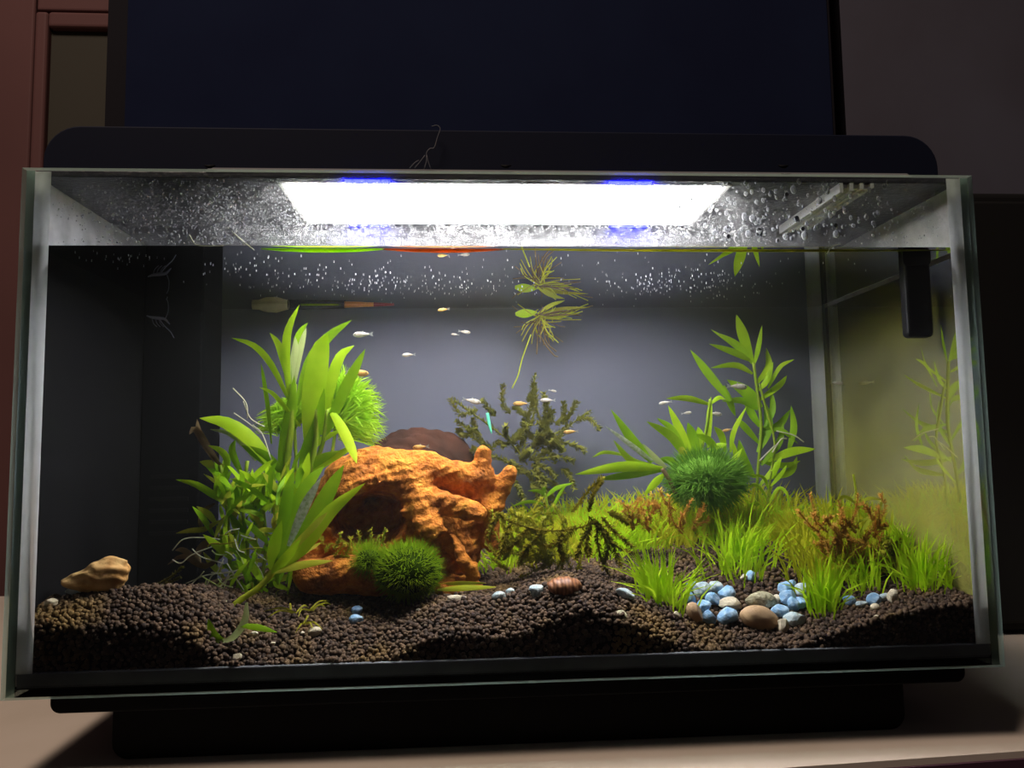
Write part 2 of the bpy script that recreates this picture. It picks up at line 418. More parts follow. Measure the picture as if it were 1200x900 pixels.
def side_inner(name='glass_side_inside', algae=False):
    """inside of a side pane: fogged above the water, clear below"""
    m_, nt, out = newmat(name); L = nt.links.new
    geo = N(nt, 'ShaderNodeNewGeometry'); sep = N(nt, 'ShaderNodeSeparateXYZ'); L(geo.outputs['Position'], sep.inputs[0])
    mr = N(nt, 'ShaderNodeMapRange'); mr.inputs['From Min'].default_value = ZW-0.0003; mr.inputs['From Max'].default_value = ZW+0.0005
    L(sep.outputs['Z'], mr.inputs['Value'])
    nz = N(nt, 'ShaderNodeTexNoise'); nz.inputs['Scale'].default_value = 50; nz.inputs['Detail'].default_value = 6; L(geo.outputs['Position'], nz.inputs['Vector'])
    r1 = N(nt, 'ShaderNodeMapRange'); r1.inputs['From Min'].default_value = 0.3; r1.inputs['From Max'].default_value = 0.65; r1.inputs['To Min'].default_value = 0.45; r1.inputs['To Max'].default_value = 0.85; L(nz.outputs[0], r1.inputs['Value'])
    mu = N(nt, 'ShaderNodeMath', operation='MULTIPLY'); L(mr.outputs[0], mu.inputs[0]); L(r1.outputs[0], mu.inputs[1])
    t = N(nt, 'ShaderNodeBsdfTransparent'); df = N(nt, 'ShaderNodeBsdfDiffuse'); df.inputs[0].default_value = (0.8, 0.81, 0.83, 1)
    mx = N(nt, 'ShaderNodeMixShader'); L(mu.outputs[0], mx.inputs[0]); L(t.outputs[0], mx.inputs[1]); L(df.outputs[0], mx.inputs[2])
    if algae:            # thin green algae film, thicker towards the soil
        na = N(nt, 'ShaderNodeTexNoise'); na.inputs['Scale'].default_value = 22; na.inputs['Detail'].default_value = 5; L(geo.outputs['Position'], na.inputs['Vector'])
        ra = N(nt, 'ShaderNodeMapRange'); ra.inputs['From Min'].default_value = 0.02; ra.inputs['From Max'].default_value = 0.24; ra.inputs['To Min'].default_value = 0.46; ra.inputs['To Max'].default_value = 0.17; L(sep.outputs['Z'], ra.inputs['Value'])
        mm = N(nt, 'ShaderNodeMath', operation='MULTIPLY'); L(na.outputs[0], mm.inputs[0]); L(ra.outputs[0], mm.inputs[1])
        ad = N(nt, 'ShaderNodeMath', operation='MULTIPLY'); L(mm.outputs[0], ad.inputs[0]); ad.inputs[1].default_value = 1.6
        g = N(nt, 'ShaderNodeBsdfDiffuse'); g.inputs[0].default_value = (0.62, 0.60, 0.14, 1)
        m2 = N(nt, 'ShaderNodeMixShader'); L(ad.outputs[0], m2.inputs[0]); L(mx.outputs[0], m2.inputs[1]); L(g.outputs[0], m2.inputs[2]); mx = m2
    L(mx.outputs[0], out.inputs[0]); return m_
M_gout = clear('glass_outside', 1.45)[0]
M_gside = clear('glass_side_outside', 1.40, (0.9, 0.95, 0.92, 1))[0]
M_gin = front_inner(); M_sin = side_inner(); M_sinr = side_inner('glass_right_inside', True)
M_gedge = plain('glass_edge_green', (0.30, 0.46, 0.40, 1), 0.25, 0.6)
def edge_mat():
    m_, nt, out = newmat('glass_edge'); L = nt.links.new
    b = N(nt, 'ShaderNodeBsdfPrincipled'); b.inputs['Base Color'].default_value = (0.42, 0.58, 0.52, 1); b.inputs['Roughness'].default_value = 0.2
    t = N(nt, 'ShaderNodeBsdfTranslucent'); t.inputs[0].default_value = (0.6, 0.8, 0.72, 1)
    tr = N(nt, 'ShaderNodeBsdfTransparent'); tr.inputs[0].default_value = (0.7, 0.85, 0.8, 1)
    m1 = N(nt, 'ShaderNodeMixShader'); m1.inputs[0].default_value = 0.5; m2 = N(nt, 'ShaderNodeMixShader'); m2.inputs[0].default_value = 0.6
    L(b.outputs[0], m1.inputs[1]); L(t.outputs[0], m1.inputs[2]); L(m1.outputs[0], m2.inputs[1]); L(tr.outputs[0], m2.inputs[2]); L(m2.outputs[0], out.inputs[0])
    return m_
M_edge = edge_mat()
tank = thing('glass_aquarium', 'rectangular frameless glass aquarium half planted and nearly full of water', 'aquarium', (0, D/2, 0))
def pane(name, a, b, mats, face_mat):
    q = MB(); q.box(a, b); o = q.build(name, mats, tank, False)
    for i, k in enumerate(face_mat): o.data.polygons[i].material_index = k   # order: bottom top front right back left
    return o
pane('front_pane', (-0.3, 0, 0), (0.3, GT, H), [M_edge, M_gout, M_gin], [0, 0, 1, 0, 2, 0])
pane('side_pane', (0.3-GT, GT, 0), (0.3, D, H), [M_edge, M_gside, M_sinr], [0, 0, 0, 1, 0, 2])
M_lblack = plain('left_black_film', (0.0035, 0.0035, 0.004, 1), 0.6, 0.2)
pane('side_pane', (-0.3, GT, 0), (-0.3+GT, D, H), [M_edge, M_gside, M_sin], [0, 0, 0, 2, 0, 1])
boxobj('side_film', (-0.3+GT+0.0001, GT+0.0125, 0.001), (-0.3+GT+0.0009, D-GT, ZW), M_lblack, tank)
M_back = plain('back_grey_film', (0.120, 0.126, 0.160, 1), 0.8, 0.0)
boxobj('back_pane', (-0.3+GT, D-GT, 0), (0.3-GT, D, H), M_back, tank)
boxobj('bottom_pane', (-0.3+GT, GT, 0), (0.3-GT, D-GT, 0.006), M_black, tank)
M_sil = leafmat('silicone_grey', (0.92, 0.94, 0.94, 1), (0.86, 0.88, 0.87, 1), 0.6, 120, 0.5)
M_sild = plain('silicone_dark', (0.10, 0.105, 0.11, 1), 0.4, 0.3, scale=30, col2=(0.15, 0.155, 0.16, 1))
boxobj('silicone_strip', (-0.3+GT, GT, 0.004), (0.3-GT, GT+0.003, 0.0135), M_sild, tank, 0.001)
def seam(sx, y, fy):      # vertical silicone seam in a corner, a rounded fillet
    q = MB(); r = 0.0095; v = []; n = 7
    for z in (0.013, H-0.0005):
        for i in range(n+1):
            an = math.pi/2*i/n
            v.append((sx*(0.3-GT-0.00005)-sx*r*(1-math.sin(an)), y+fy*r*(1-math.cos(an)), z))
        v.append((sx*(0.3-GT-0.00005), y, z))
    k = n+2
    q.add(v, [(i, (i+1) % k, k+(i+1) % k, k+i) for i in range(k)]+[tuple(range(k-1, -1, -1)), tuple(range(k, 2*k))])
    q.build('silicone_seam', M_sil, tank)
seam(1, GT+0.0001, 1); seam(-1, GT+0.0001, 1); seam(1, D-GT-0.0001, -1)

# ------------------------------------------------------------------ water: mirror-like underside, slightly cloudy body
def watermats():
    res = []
    for nm in ('water_surface', 'water_side'):
        if nm == 'water_surface': m_, nt, out, mx = clear(nm, 1.06)
        else:
            m_, nt, out = newmat(nm); t = N(nt, 'ShaderNodeBsdfTransparent'); nt.links.new(t.outputs[0], out.inputs[0])
        v = N(nt, 'ShaderNodeVolumeScatter'); v.inputs['Color'].default_value = (0.93, 0.97, 0.86, 1); v.inputs['Density'].default_value = HAZE
        v.inputs['Anisotropy'].default_value = 0.15
        nt.links.new(v.outputs[0], out.inputs['Volume']); res.append(m_)
    return res
MW = watermats()
e = 0.0003
q = MB(); q.box((-0.3+GT+e, GT+e, 0.0062), (0.3-GT-e, D-GT-e, ZW))
wt = q.build('water', [MW[1], MW[0]], None, False); wt.data.polygons[1].material_index = 1
tag(wt, 'slightly cloudy water filling the tank up to the waterline', 'water', kind='stuff')

# ------------------------------------------------------------------ hood with the light
hd = thing('aquarium_hood', 'black rounded aquarium hood holding the bright white light panel', 'hood', (0, D/2, H))
yh = 0.012
xa = P(50, 196, yh).x; xb = P(1100, 204, yh).x; zt = P(600, 153, yh).z
rounded_prism(xa, xb, H+0.0006, zt, yh, D+0.03, 0.0, 0.022, M_hood, 'canopy', hd)
q = MB(); q.box((P(245, 195, yh).x, yh-0.0065, H+0.0006), (P(1062, 200, yh).x, yh-0.0002, H+0.0052))
q.v = [(x, yh-0.0006, z) if (z > H+0.003 and y < yh-0.005) else (x, y, z) for x, y, z in q.v]     # sloping front
q.build('front_lip', M_lip, hd, False)
for cxp in (246, 593, 918):
    p = P(cxp, 195, yh-0.0045)
    q = MB(); tube_geo(q, [p+Vector((-0.0032, 0, 0.0006)), p+Vector((-0.001, -0.0008, -0.0004)), p+Vector((0.001, -0.0008, -0.0004)), p+Vector((0.0032, 0, 0.0006))], [0.0004, 0.0011, 0.0011, 0.0004], 6, 8)
    q.build('clip', M_black, hd)
boxobj('underside', (-0.3+GT+0.001, GT+0.0008, H-0.0035), (0.3-GT-0.001, D-GT-0.001, H+0.0005), M_under, hd, 0.0005)
ZH = H-0.0035
def lampq(nm, pts, z0, z1, mt, par):
    v = [(p.x, p.y, z0) for p in pts]+[(p.x, p.y, z1) for p in pts]
    return mesh_obj(nm, v, [(3,2,1,0),(4,5,6,7),(0,4,5,1),(1,5,6,2),(2,6,7,3),(3,7,4,0)][0:6], mt, par, False)
la, lb, lc, le = PW(330, 214, ZH), PW(845, 217, ZH), PW(811, 260, ZH), PW(366, 258, ZH)
y0 = min(la.y, lb.y); y0 = (la.y+lb.y)/2; y1 = (lc.y+le.y)/2
lx0 = (la.x+le.x)/2; lx1 = (lb.x+lc.x)/2
fr = boxobj('light_housing', (lx0-0.004, y0-0.003, ZH-0.0010), (lx1+0.004, y1+0.003, ZH-0.00005), M_white, hd)
boxobj('light_panel', (lx0, y0, ZH-0.0022), (lx1, y1, ZH-0.0011), M_lamp, hd)
for bx in (432, 738):
    for yy0, yy1 in ((y0-0.0065, y0-0.0032), (y1+0.0032, y1+0.010)):
        xm = PW(bx, 214 if yy0 < y0 else 262, ZH).x
        boxobj('blue_led', (xm-0.014, yy0, ZH-0.0016), (xm+0.014, yy1, ZH-0.0001), M_blue, hd)
# skirt behind the lamp
ys = y1+0.013
boxobj('splash_guard', (-0.3+GT+0.002, ys, ZW+0.010), (0.3-GT-0.002, ys+0.004, ZH-0.0002), M_skirt, hd, 0.0008)
boxobj('guard_rib', (-0.3+GT+0.002, ys-0.0025, ZW+0.0165), (0.3-GT-0.002, ys-0.0001, ZW+0.0185), M_skirt, hd, 0.0005)
boxobj('guard_rib', (-0.3+GT+0.002, ys-0.0025, ZW+0.024), (0.3-GT-0.002, ys-0.0001, ZW+0.0255), M_skirt, hd, 0.0005)
# pale vent strip on the underside
va = PW(1003, 206, ZH); vb = PW(945, 262, ZH)
M_vent = plain('vent_white', (0.85, 0.85, 0.82, 1), 0.5)
vx = (va.x+vb.x)/2; vw = 0.021
vent = bpy.data.objects.new('vent_strip', None)
COL.objects.link(vent); vent.location = (vx, va.y, ZH); vent.empty_display_size = 0.01
attach(vent, hd)
def vpart(nm, a, b_):
    o = boxobj(nm, a, b_, M_vent); o.parent = vent
    o.matrix_parent_inverse = (Matrix.Translation(hd.location) @ Matrix.Translation(-hd.location) @ Matrix.Translation(vent.location)).inverted()
vy0, vy1 = GT+0.001, ys-0.003
for i in range(4):
    xx = vx-vw/2+vw*i/3
    vpart('rail', (xx-0.0012, vy0, ZH-0.0065+0.0012*i), (xx+0.0012, vy1, ZH-0.0001))
nr = 11
for i in range(nr):
    yy = vy0+(vy1-vy0)*(i+0.5)/nr
    vpart('slat', (vx-vw/2, yy-0.0016, ZH-0.003), (vx+vw/2, yy+0.0016, ZH-0.0002))
# wisp of dry plant fibre on the hood
M_fib = plain('dry_fibre', (0.10, 0.10, 0.12, 1), 0.6)
def W(pl, d): return px3(pl, d)
q = MB()
tube_geo(q, W([(497, 198), (500, 188), (500, 179), (504, 174), (509, 173), (513, 160), (516, 151), (512, 147), (506, 148)], yh-0.005), 0.0003, 5, 26)
tube_geo(q, W([(486, 197), (492, 190), (498, 182)], yh-0.005), 0.0003, 5, 6)
tube_geo(q, W([(480, 197), (487, 190), (491, 188)], yh-0.005), 0.0003, 5, 6)
tube_geo(q, W([(505, 198), (502, 190), (500, 182)], yh-0.005), 0.0003, 5, 6)
o = q.build('dry_fibre', M_fib, None, loc=P(497, 198, yh-0.005)); tag(o, 'curly wisp of dry plant fibre sticking up from the hood lip', 'fibre')


# ------------------------------------------------------------------ filter box in the back left corner
M_filt = plain('filter_black', (0.003, 0.003, 0.004, 1), 0.6, 0.03)
fx1 = P(235, 500, 0.165).x
fl = thing('filter_box', 'tall black internal filter box in the back left corner', 'filter', (-0.27, 0.19, 0.03))
boxobj('body', (-0.3+GT+0.0011, 0.166, 0.016), (fx1, D-GT-0.0008, ZW+0.012), M_filt, fl, 0.002)
boxobj('lid', (-0.3+GT+0.0011, 0.165, ZW+0.0122), (fx1+0.001, D-GT-0.0008, ZW+0.016), M_filt, fl, 0.001)
for i in range(6):
    zz = 0.075+0.009*i
    boxobj('intake_slot', (-0.285, 0.1652, zz), (-0.255, 0.1660, zz+0.003), M_black, fl)
# pale shrimp clinging in front of the filter
M_shr = leafmat('shrimp_glassy', (0.30, 0.32, 0.38, 1), None, 0.5)
sh = thing('shrimp', 'tiny glassy grey shrimp on the dark filter box', 'shrimp', P(186, 380, 0.160))
q = MB(); tube_geo(q, px3([(172, 370), (178, 372), (186, 373), (193, 374), (199, 380)], 0.160), [0.0004, 0.0011, 0.0015, 0.0012, 0.0003], 8, 14); q.build('body', M_shr, sh)
q = MB(); tube_geo(q, px3([(194, 373), (197, 365), (197, 355), (195, 350)], 0.160), 0.00035, 5, 10); q.build('antenna', M_shr, sh)
q = MB(); tube_geo(q, px3([(187, 374), (193, 382), (200, 389), (204, 396)], 0.160), [0.0005, 0.0004, 0.0003], 5, 10); q.build('antenna', M_shr, sh)
for k in range(3):
    q = MB(); tube_geo(q, px3([(178+4*k, 373), (180+4*k, 379), (184+4*k, 383)], 0.160), 0.0002, 5, 6); q.build('leg', M_shr, sh)

# ------------------------------------------------------------------ planted soil: height field from four rows
def row(d, pts):
    q_ = [P(x, y, d) for x, y in pts]; return d, np.array([p.x for p in q_]), np.array([p.z for p in q_])
ROWS = [
 row(0.0062, [(30,738),(100,742),(180,742),(225,752),(258,784),(300,790),(360,788),(420,785),(467,773),(500,754),(540,748),(580,753),(613,747),(653,727),(687,720),(720,730),(753,741),(793,761),(830,768),(880,770),(930,764),(970,748),(1010,734),(1060,720),(1110,712),(1160,705)]),
 row(0.030, [(30,706),(110,695),(180,688),(225,694),(258,718),(300,735),(350,742),(410,740),(460,734),(510,712),(557,704),(607,701),(640,688),(667,679),(700,684),(733,697),(767,711),(800,724),(850,735),(900,736),(950,730),(1000,716),(1050,707),(1100,697),(1160,687)]),
 row(0.100, [(60,712),(150,706),(220,692),(300,678),(380,678),(450,684),(520,688),(570,682),(620,672),(690,660),(750,655),(820,652),(890,640),(960,642),(1020,648),(1100,655),(1160,655)]),
 row(0.217, [(120,706),(220,694),(320,662),(500,640),(650,622),(750,610),(880,600),(950,600),(1100,604)]),
]
_dz = [r_[0] for r_ in ROWS]
def hz(x, y):
    zs = [np.interp(x, r_[1], r_[2]) for r_ in ROWS]
    y = np.clip(y, _dz[0], _dz[-1]); out = zs[0]*0
    for i in range(3):
        t = np.clip((y-_dz[i])/(_dz[i+1]-_dz[i]), 0, 1)
        if i == 0: t = t**0.8
        out = np.where((y >= _dz[i]) & (y <= _dz[i+1]+1e-9), zs[i]*(1-t)+zs[i+1]*t, out)
    return np.maximum(out, ZB+0.002)
def soilz(x, y): return float(hz(np.array([x]), np.array([y]))[0])
def G(px, py):                               # where a pixel's ray meets the soil
    r_ = ray(px, py); d = 0.008
    while d < 0.215:
        p = CAM + r_*((d-CY)/r_.y)
        if p.z <= soilz(p.x, p.y): return p
        d += 0.0008
    return CAM + r_*((0.2-CY)/r_.y)
def soil_mat():
    m_, nt, out = newmat('aqua_soil'); L = nt.links.new
    geo = N(nt, 'ShaderNodeNewGeometry'); tc = N(nt, 'ShaderNodeTexCoord')
    rp = N(nt, 'ShaderNodeValToRGB'); rp.color_ramp.elements[0].color = srgb(44, 33, 25); rp.color_ramp.elements[1].color = srgb(88, 68, 50)
    L(geo.outputs['Random Per Island'], rp.inputs[0])
    nz = N(nt, 'ShaderNodeTexNoise'); nz.inputs['Scale'].default_value = 28; nz.inputs['Detail'].default_value = 5; L(tc.outputs['Object'], nz.inputs['Vector'])
    r1 = N(nt, 'ShaderNodeMapRange'); r1.inputs['From Min'].default_value = 0.52; r1.inputs['From Max'].default_value = 0.72; L(nz.outputs[0], r1.inputs['Value'])
    mx = N(nt, 'ShaderNodeMix'); mx.data_type = 'RGBA'; L(r1.outputs[0], mx.inputs[0]); L(rp.outputs[0], mx.inputs[6]); mx.inputs[7].default_value = srgb(112, 88, 48)
    b = N(nt, 'ShaderNodeBsdfPrincipled'); b.inputs['Roughness'].default_value = 0.75; b.inputs['Specular IOR Level'].default_value = 0.25
    L(mx.outputs[2], b.inputs['Base Color']); L(b.outputs[0], out.inputs[0]); return m_
M_soil = soil_mat()
M_soilbed = plain('soil_bed', srgb(30, 23, 18), 0.9, 0.1)
soil = thing('aquarium_soil', 'dark brown granular aquarium soil banked up behind the front glass', 'soil', (0, 0.1, ZB), kind='stuff')
def bed():
    nx, ny = 160, 50
    xs = np.linspace(-0.3+GT+0.0012, 0.3-GT-0.0008, nx); ys_ = np.linspace(0.0075, D-GT-0.001, ny)
    X, Y = np.meshgrid(xs, ys_, indexing='ij'); Z = hz(X, Y)-0.0022
    v = np.stack([X, Y, Z], -1).reshape(-1, 3); n0 = len(v)
    f = [(i*ny+j, (i+1)*ny+j, (i+1)*ny+j+1, i*ny+j+1) for i in range(nx-1) for j in range(ny-1)]
    low = np.stack([xs, np.full(nx, 0.0075), np.full(nx, 0.0065)], -1)
    v = np.concatenate([v, low]); f += [(i*ny, n0+i, n0+i+1, (i+1)*ny) for i in range(nx-1)]
    mesh_obj('soil_bed', v, f, M_soilbed, soil)
bed()
def grains():
    def scatter(P_, rad, sub, nm):
        v, f = ico(sub); n = len(P_)
        sc = rad[:, None]*rng.uniform(0.78, 1.2, (n, 3))
        A = rng.normal(size=(n, 4)); A /= np.linalg.norm(A, axis=1)[:, None]
        w, x, y, z = A.T
        R = np.stack([np.stack([1-2*(y*y+z*z), 2*(x*y-z*w), 2*(x*z+y*w)], -1), np.stack([2*(x*y+z*w), 1-2*(x*x+z*z), 2*(y*z-x*w)], -1), np.stack([2*(x*z-y*w), 2*(y*z+x*w), 1-2*(x*x+y*y)], -1)], -2)
        jit = 1+rng.normal(0, 0.06, (n, len(v)))
        V = np.einsum('nij,nkj->nki', R, v[None]*jit[..., None]*sc[:, None, :])+P_[:, None, :]
        o = multi(nm, V, f, M_soil, soil); o['kind'] = 'stuff'
    def field(y0, y1, s):
        xs = np.arange(-0.3+GT+0.003, 0.3-GT-0.002, s); ys_ = np.arange(y0, y1, s)
        X, Y = np.meshgrid(xs, ys_); X = X.ravel()+rng.uniform(-.5, .5, X.size)*s; Y = Y.ravel()+rng.uniform(-.5, .5, Y.size)*s
        Z = hz(X, Y); keep = (X > -0.3+GT+0.003) & (X < 0.3-GT-0.002)
        keep &= ~((Y > 0.162) & (X < fx1+0.002))
        return np.stack([X, Y, Z], -1)[keep]
    A = field(0.0085, 0.034, 0.0022); B = field(0.034, 0.105, 0.0027); C_ = field(0.105, 0.212, 0.0036)
    # second scattered layer of loose grains
    A2 = field(0.0085, 0.06, 0.005); A2[:, 2] += 0.0015
    scatter(np.concatenate([A, A2]), rng.uniform(0.00125, 0.0019, len(A)+len(A2)), 1, 'soil_grains')
    scatter(B, rng.uniform(0.0013, 0.0021, len(B)), 1, 'soil_grains')
    scatter(C_, rng.uniform(0.0018, 0.0026, len(C_)), 1, 'soil_grains')
    # face pressed against the front glass
    pts = []
    for x in np.arange(-0.3+GT+0.003, 0.3-GT-0.002, 0.0028):
        h = soilz(x, 0.0065)
        for z in np.arange(ZB+0.002, h+0.001, 0.0028): pts.append((x+random.uniform(-.0013, .0013), 0.0079+random.uniform(-.0004, .0006), z+random.uniform(-.0013, .0013)))
    pts = np.array(pts); scatter(pts, rng.uniform(0.0013, 0.0019, len(pts)), 1, 'soil_grains')
grains()

# ------------------------------------------------------------------ driftwood-like cave ornament
def ornament():
    d0 = 0.092; s = mpp(d0); org = P(480, 600, d0)
    u = np.arange(352, 616, 2.3); vv = np.arange(-700, -512, 2.3); w = np.arange(-64, 96, 2.3)
    U, Vv, Wd = np.meshgrid(u, vv, w, indexing='ij'); Y = -Vv
    def ell(cx, cy, cz, rx, ry, rz):
        k = np.sqrt(((U-cx)/rx)**2+((Y-cy)/ry)**2+((Wd-cz)/rz)**2); return (k-1)*min(rx, ry, rz)
    def cap(a, b_, r0, r1=None):
        r1 = r0 if r1 is None else r1
        a = np.array(a, float); b_ = np.array(b_, float); ab = b_-a
        t = np.clip(((U-a[0])*ab[0]+(Y-a[1])*ab[1]+(Wd-a[2])*ab[2])/(ab@ab), 0, 1)
        return np.sqrt((U-a[0]-t*ab[0])**2+(Y-a[1]-t*ab[1])**2+(Wd-a[2]-t*ab[2])**2)-(r0+(r1-r0)*t)
    def un(a, b_, k=8):
        h = np.clip(0.5+0.5*(b_-a)/k, 0, 1); return b_*(1-h)+a*h-k*h*(1-h)
    def sub(a, b_, k=5): return -un(-a, b_, k)
    f = ell(438, 594, 24, 72, 68, 62)                       # dome
    f = un(f, cap((430, 545, 0), (500, 552, -6), 18, 20), 14)
    f = un(f, cap((498, 556, -6), (562, 562, -4), 20, 15), 10)   # brow to the right
    f = un(f, cap((486, 556, -16), (506, 618, -38), 15, 14), 8)  # nose column
    f = un(f, cap((508, 586, -26), (556, 600, -34), 15, 12), 6)  # second brow
    f = un(f, cap((508, 612, -38), (545, 652, -42), 10, 9), 6)
    f = un(f, cap((545, 652, -42), (551, 668, -40), 9, 9), 6)
    f = un(f, ell(534, 684, -26, 26, 15, 26), 6)
    f = un(f, ell(530, 622, 14, 40, 60, 26), 8)
    f = un(f, cap((560, 575, -2), (566, 534, -4), 13, 9), 5)     # horn
    f = un(f, cap((578, 592, -2), (596, 556, -6), 12, 7), 5)     # second horn
    f = un(f, cap((568, 590, 4), (575, 640, 6), 13, 10), 8)
    f = un(f, cap((376, 664, -34), (476, 664, -38), 19, 22), 12) # foot
    f = un(f, cap((372, 610, 6), (366, 668, 2), 18, 22), 12)
    f = sub(f, ell(434, 606, -4, 44, 31, 76), 6)          # cave mouth
    f = sub(f, ell(450, 582, -48, 32, 20, 44), 6)
    f = sub(f, cap((515, 572, -36), (566, 577, -34), 8, 7), 4)   # slot under the brow
    f = sub(f, ell(520, 642, -44, 13, 24, 34), 5)
    f = sub(f, ell(552, 632, -40, 9, 20, 26), 5)
    r_ = np.random.default_rng(3); nz = 0
    for k in range(14):
        dr = r_.normal(size=3); dr /= np.linalg.norm(dr); fq = 0.10*1.33**(k*0.7)
        nz = nz+np.sin((U*dr[0]+Y*dr[1]+Wd*dr[2])*fq+r_.uniform(0, 6.3)+1.2*np.sin(U*0.05*dr[1]+Y*0.07*dr[2]))/(1+0.35*k)
    ang = np.sin((Y*0.55+U*0.18)+2.0*np.sin(U*0.06)+1.5*np.sin(Y*0.09))     # wood grain ridges
    f = f+nz*1.05+ang*0.55
    f[0] = f[-1] = 9; f[:, 0] = f[:, -1] = 9; f[:, :, 0] = f[:, :, -1] = 9
    V, Fq = surface_nets(f, (u[0], vv[0], w[0]), 2.3)
    wp = np.stack([(V[:, 0]-480)*s, V[:, 2]*s, (V[:, 1]+600)*s], -1)+np.array(org)
    m_, nt, out = newmat('ornament_orange'); L = nt.links.new
    tc = N(nt, 'ShaderNodeTexCoord'); nz1 = N(nt, 'ShaderNodeTexNoise'); nz1.inputs['Scale'].default_value = 55; nz1.inputs['Detail'].default_value = 8; nz1.inputs['Roughness'].default_value = 0.7
    L(tc.outputs['Object'], nz1.inputs['Vector'])
    rp = N(nt, 'ShaderNodeValToRGB'); e0, e1 = rp.color_ramp.elements; e0.position = 0.33; e0.color = srgb(112, 62, 22); e1.position = 0.7; e1.color = srgb(212, 148, 52)
    en = rp.color_ramp.elements.new(0.5); en.color = srgb(186, 110, 36)
    L(nz1.outputs[0], rp.inputs[0])
    b = N(nt, 'ShaderNodeBsdfPrincipled'); b.inputs['Roughness'].default_value = 0.8; b.inputs['Specular IOR Level'].default_value = 0.2
    L(rp.outputs[0], b.inputs['Base Color'])
    n2 = N(nt, 'ShaderNodeTexNoise'); n2.inputs['Scale'].default_value = 260; n2.inputs['Detail'].default_value = 6; L(tc.outputs['Object'], n2.inputs['Vector'])
    bp = N(nt, 'ShaderNodeBump'); bp.inputs['Strength'].default_value = 1.0; bp.inputs['Distance'].default_value = 0.003; L(n2.outputs[0], bp.inputs['Height']); L(bp.outputs[0], b.inputs['Normal'])
    L(b.outputs[0], out.inputs[0])
    o = mesh_obj('cave_ornament', wp, Fq, m_, None, True, loc=P(470, 690, d0))
    tag(o, 'orange rough cave ornament shaped like a hollow stump with two horns', 'ornament')
ornament()
# dim rounded stone in the haze behind the ornament
v, f = ico(4); v = v*(1+lumps(v, .07, 3, 5)+lumps(v, .025, 11, 8))[:, None]*np.array((1, .7, .75)); s = 44*mpp(0.185); c = P(495, 545, 0.185)
M_rock = plain('rock_brown', srgb(78, 52, 42), 0.95, 0.0, col2=srgb(58, 42, 36), scale=50, bump=0.6)
o = mesh_obj('rock', v*s*np.array((1.35, 0.6, 1.2))+np.array(c), f, M_rock, None, True, loc=c); tag(o, 'dim reddish brown rock in the haze behind the orange ornament', 'rock')

# ------------------------------------------------------------------ plants
MG = leafmat('leaf_green', srgb(158, 202, 24), srgb(186, 220, 44), 0.5, 45)
MGd = leafmat('leaf_green_deep', srgb(120, 168, 20), srgb(146, 190, 32), 0.5, 45)
MGy = leafmat('leaf_yellow_green', srgb(178, 190, 48), srgb(200, 206, 70), 0.5, 45)
MGp = leafmat('leaf_pale', srgb(190, 205, 130), srgb(205, 215, 150), 0.5, 60)
MGs = leafmat('leaf_silver', srgb(205, 212, 190), srgb(150, 170, 120), 0.35, 400)
MBr = leafmat('leaf_brown', srgb(138, 118, 84), srgb(92, 74, 48), 0.4, 60)
MOl = leafmat('leaf_olive', srgb(150, 152, 36), srgb(182, 178, 54), 0.45, 60)
MWh = leafmat('root_white', srgb(205, 205, 170), None, 0.3)
MSt = leafmat('stem_green', srgb(120, 150, 36), srgb(150, 170, 50), 0.35, 60)
MFine = leafmat('fine_green', srgb(156, 206, 36), srgb(186, 224, 60), 0.5, 90)
MGr = leafmat('grass_green', srgb(176, 220, 24), srgb(206, 232, 56), 0.5, 90)
MGo = leafmat('grass_olive', srgb(184, 190, 30), srgb(214, 210, 60), 0.5, 40)
MRed = leafmat('moss_rust', srgb(196, 142, 62), srgb(206, 170, 76), 0.45, 80)
MMoss = leafmat('moss_olive', srgb(146, 146, 62), srgb(118, 120, 52), 0.4, 120)
MMossd = leafmat('moss_dark', srgb(148, 136, 42), srgb(112, 106, 32), 0.4, 120)
MBall = leafmat('moss_ball_green', srgb(140, 168, 34), srgb(112, 142, 26), 0.4, 60)
MBalld = leafmat('moss_ball_core', srgb(50, 70, 16), srgb(60, 80, 20), 0.1, 60)

def stem(parent, pl, d0, d1, r_px, mat=None, name='stem'):
    return tube_obj(name, px3(pl, d0, d1), r_px*mpp((d0+d1)/2), mat or MSt, parent, 8, 14)
def root(parent, pl, d0, d1=None, r_px=0.7, mat=None):
    return tube_obj('root', px3(pl, d0, d0 if d1 is None else d1), r_px*mpp(d0), mat or MWh, parent, 5, 12)

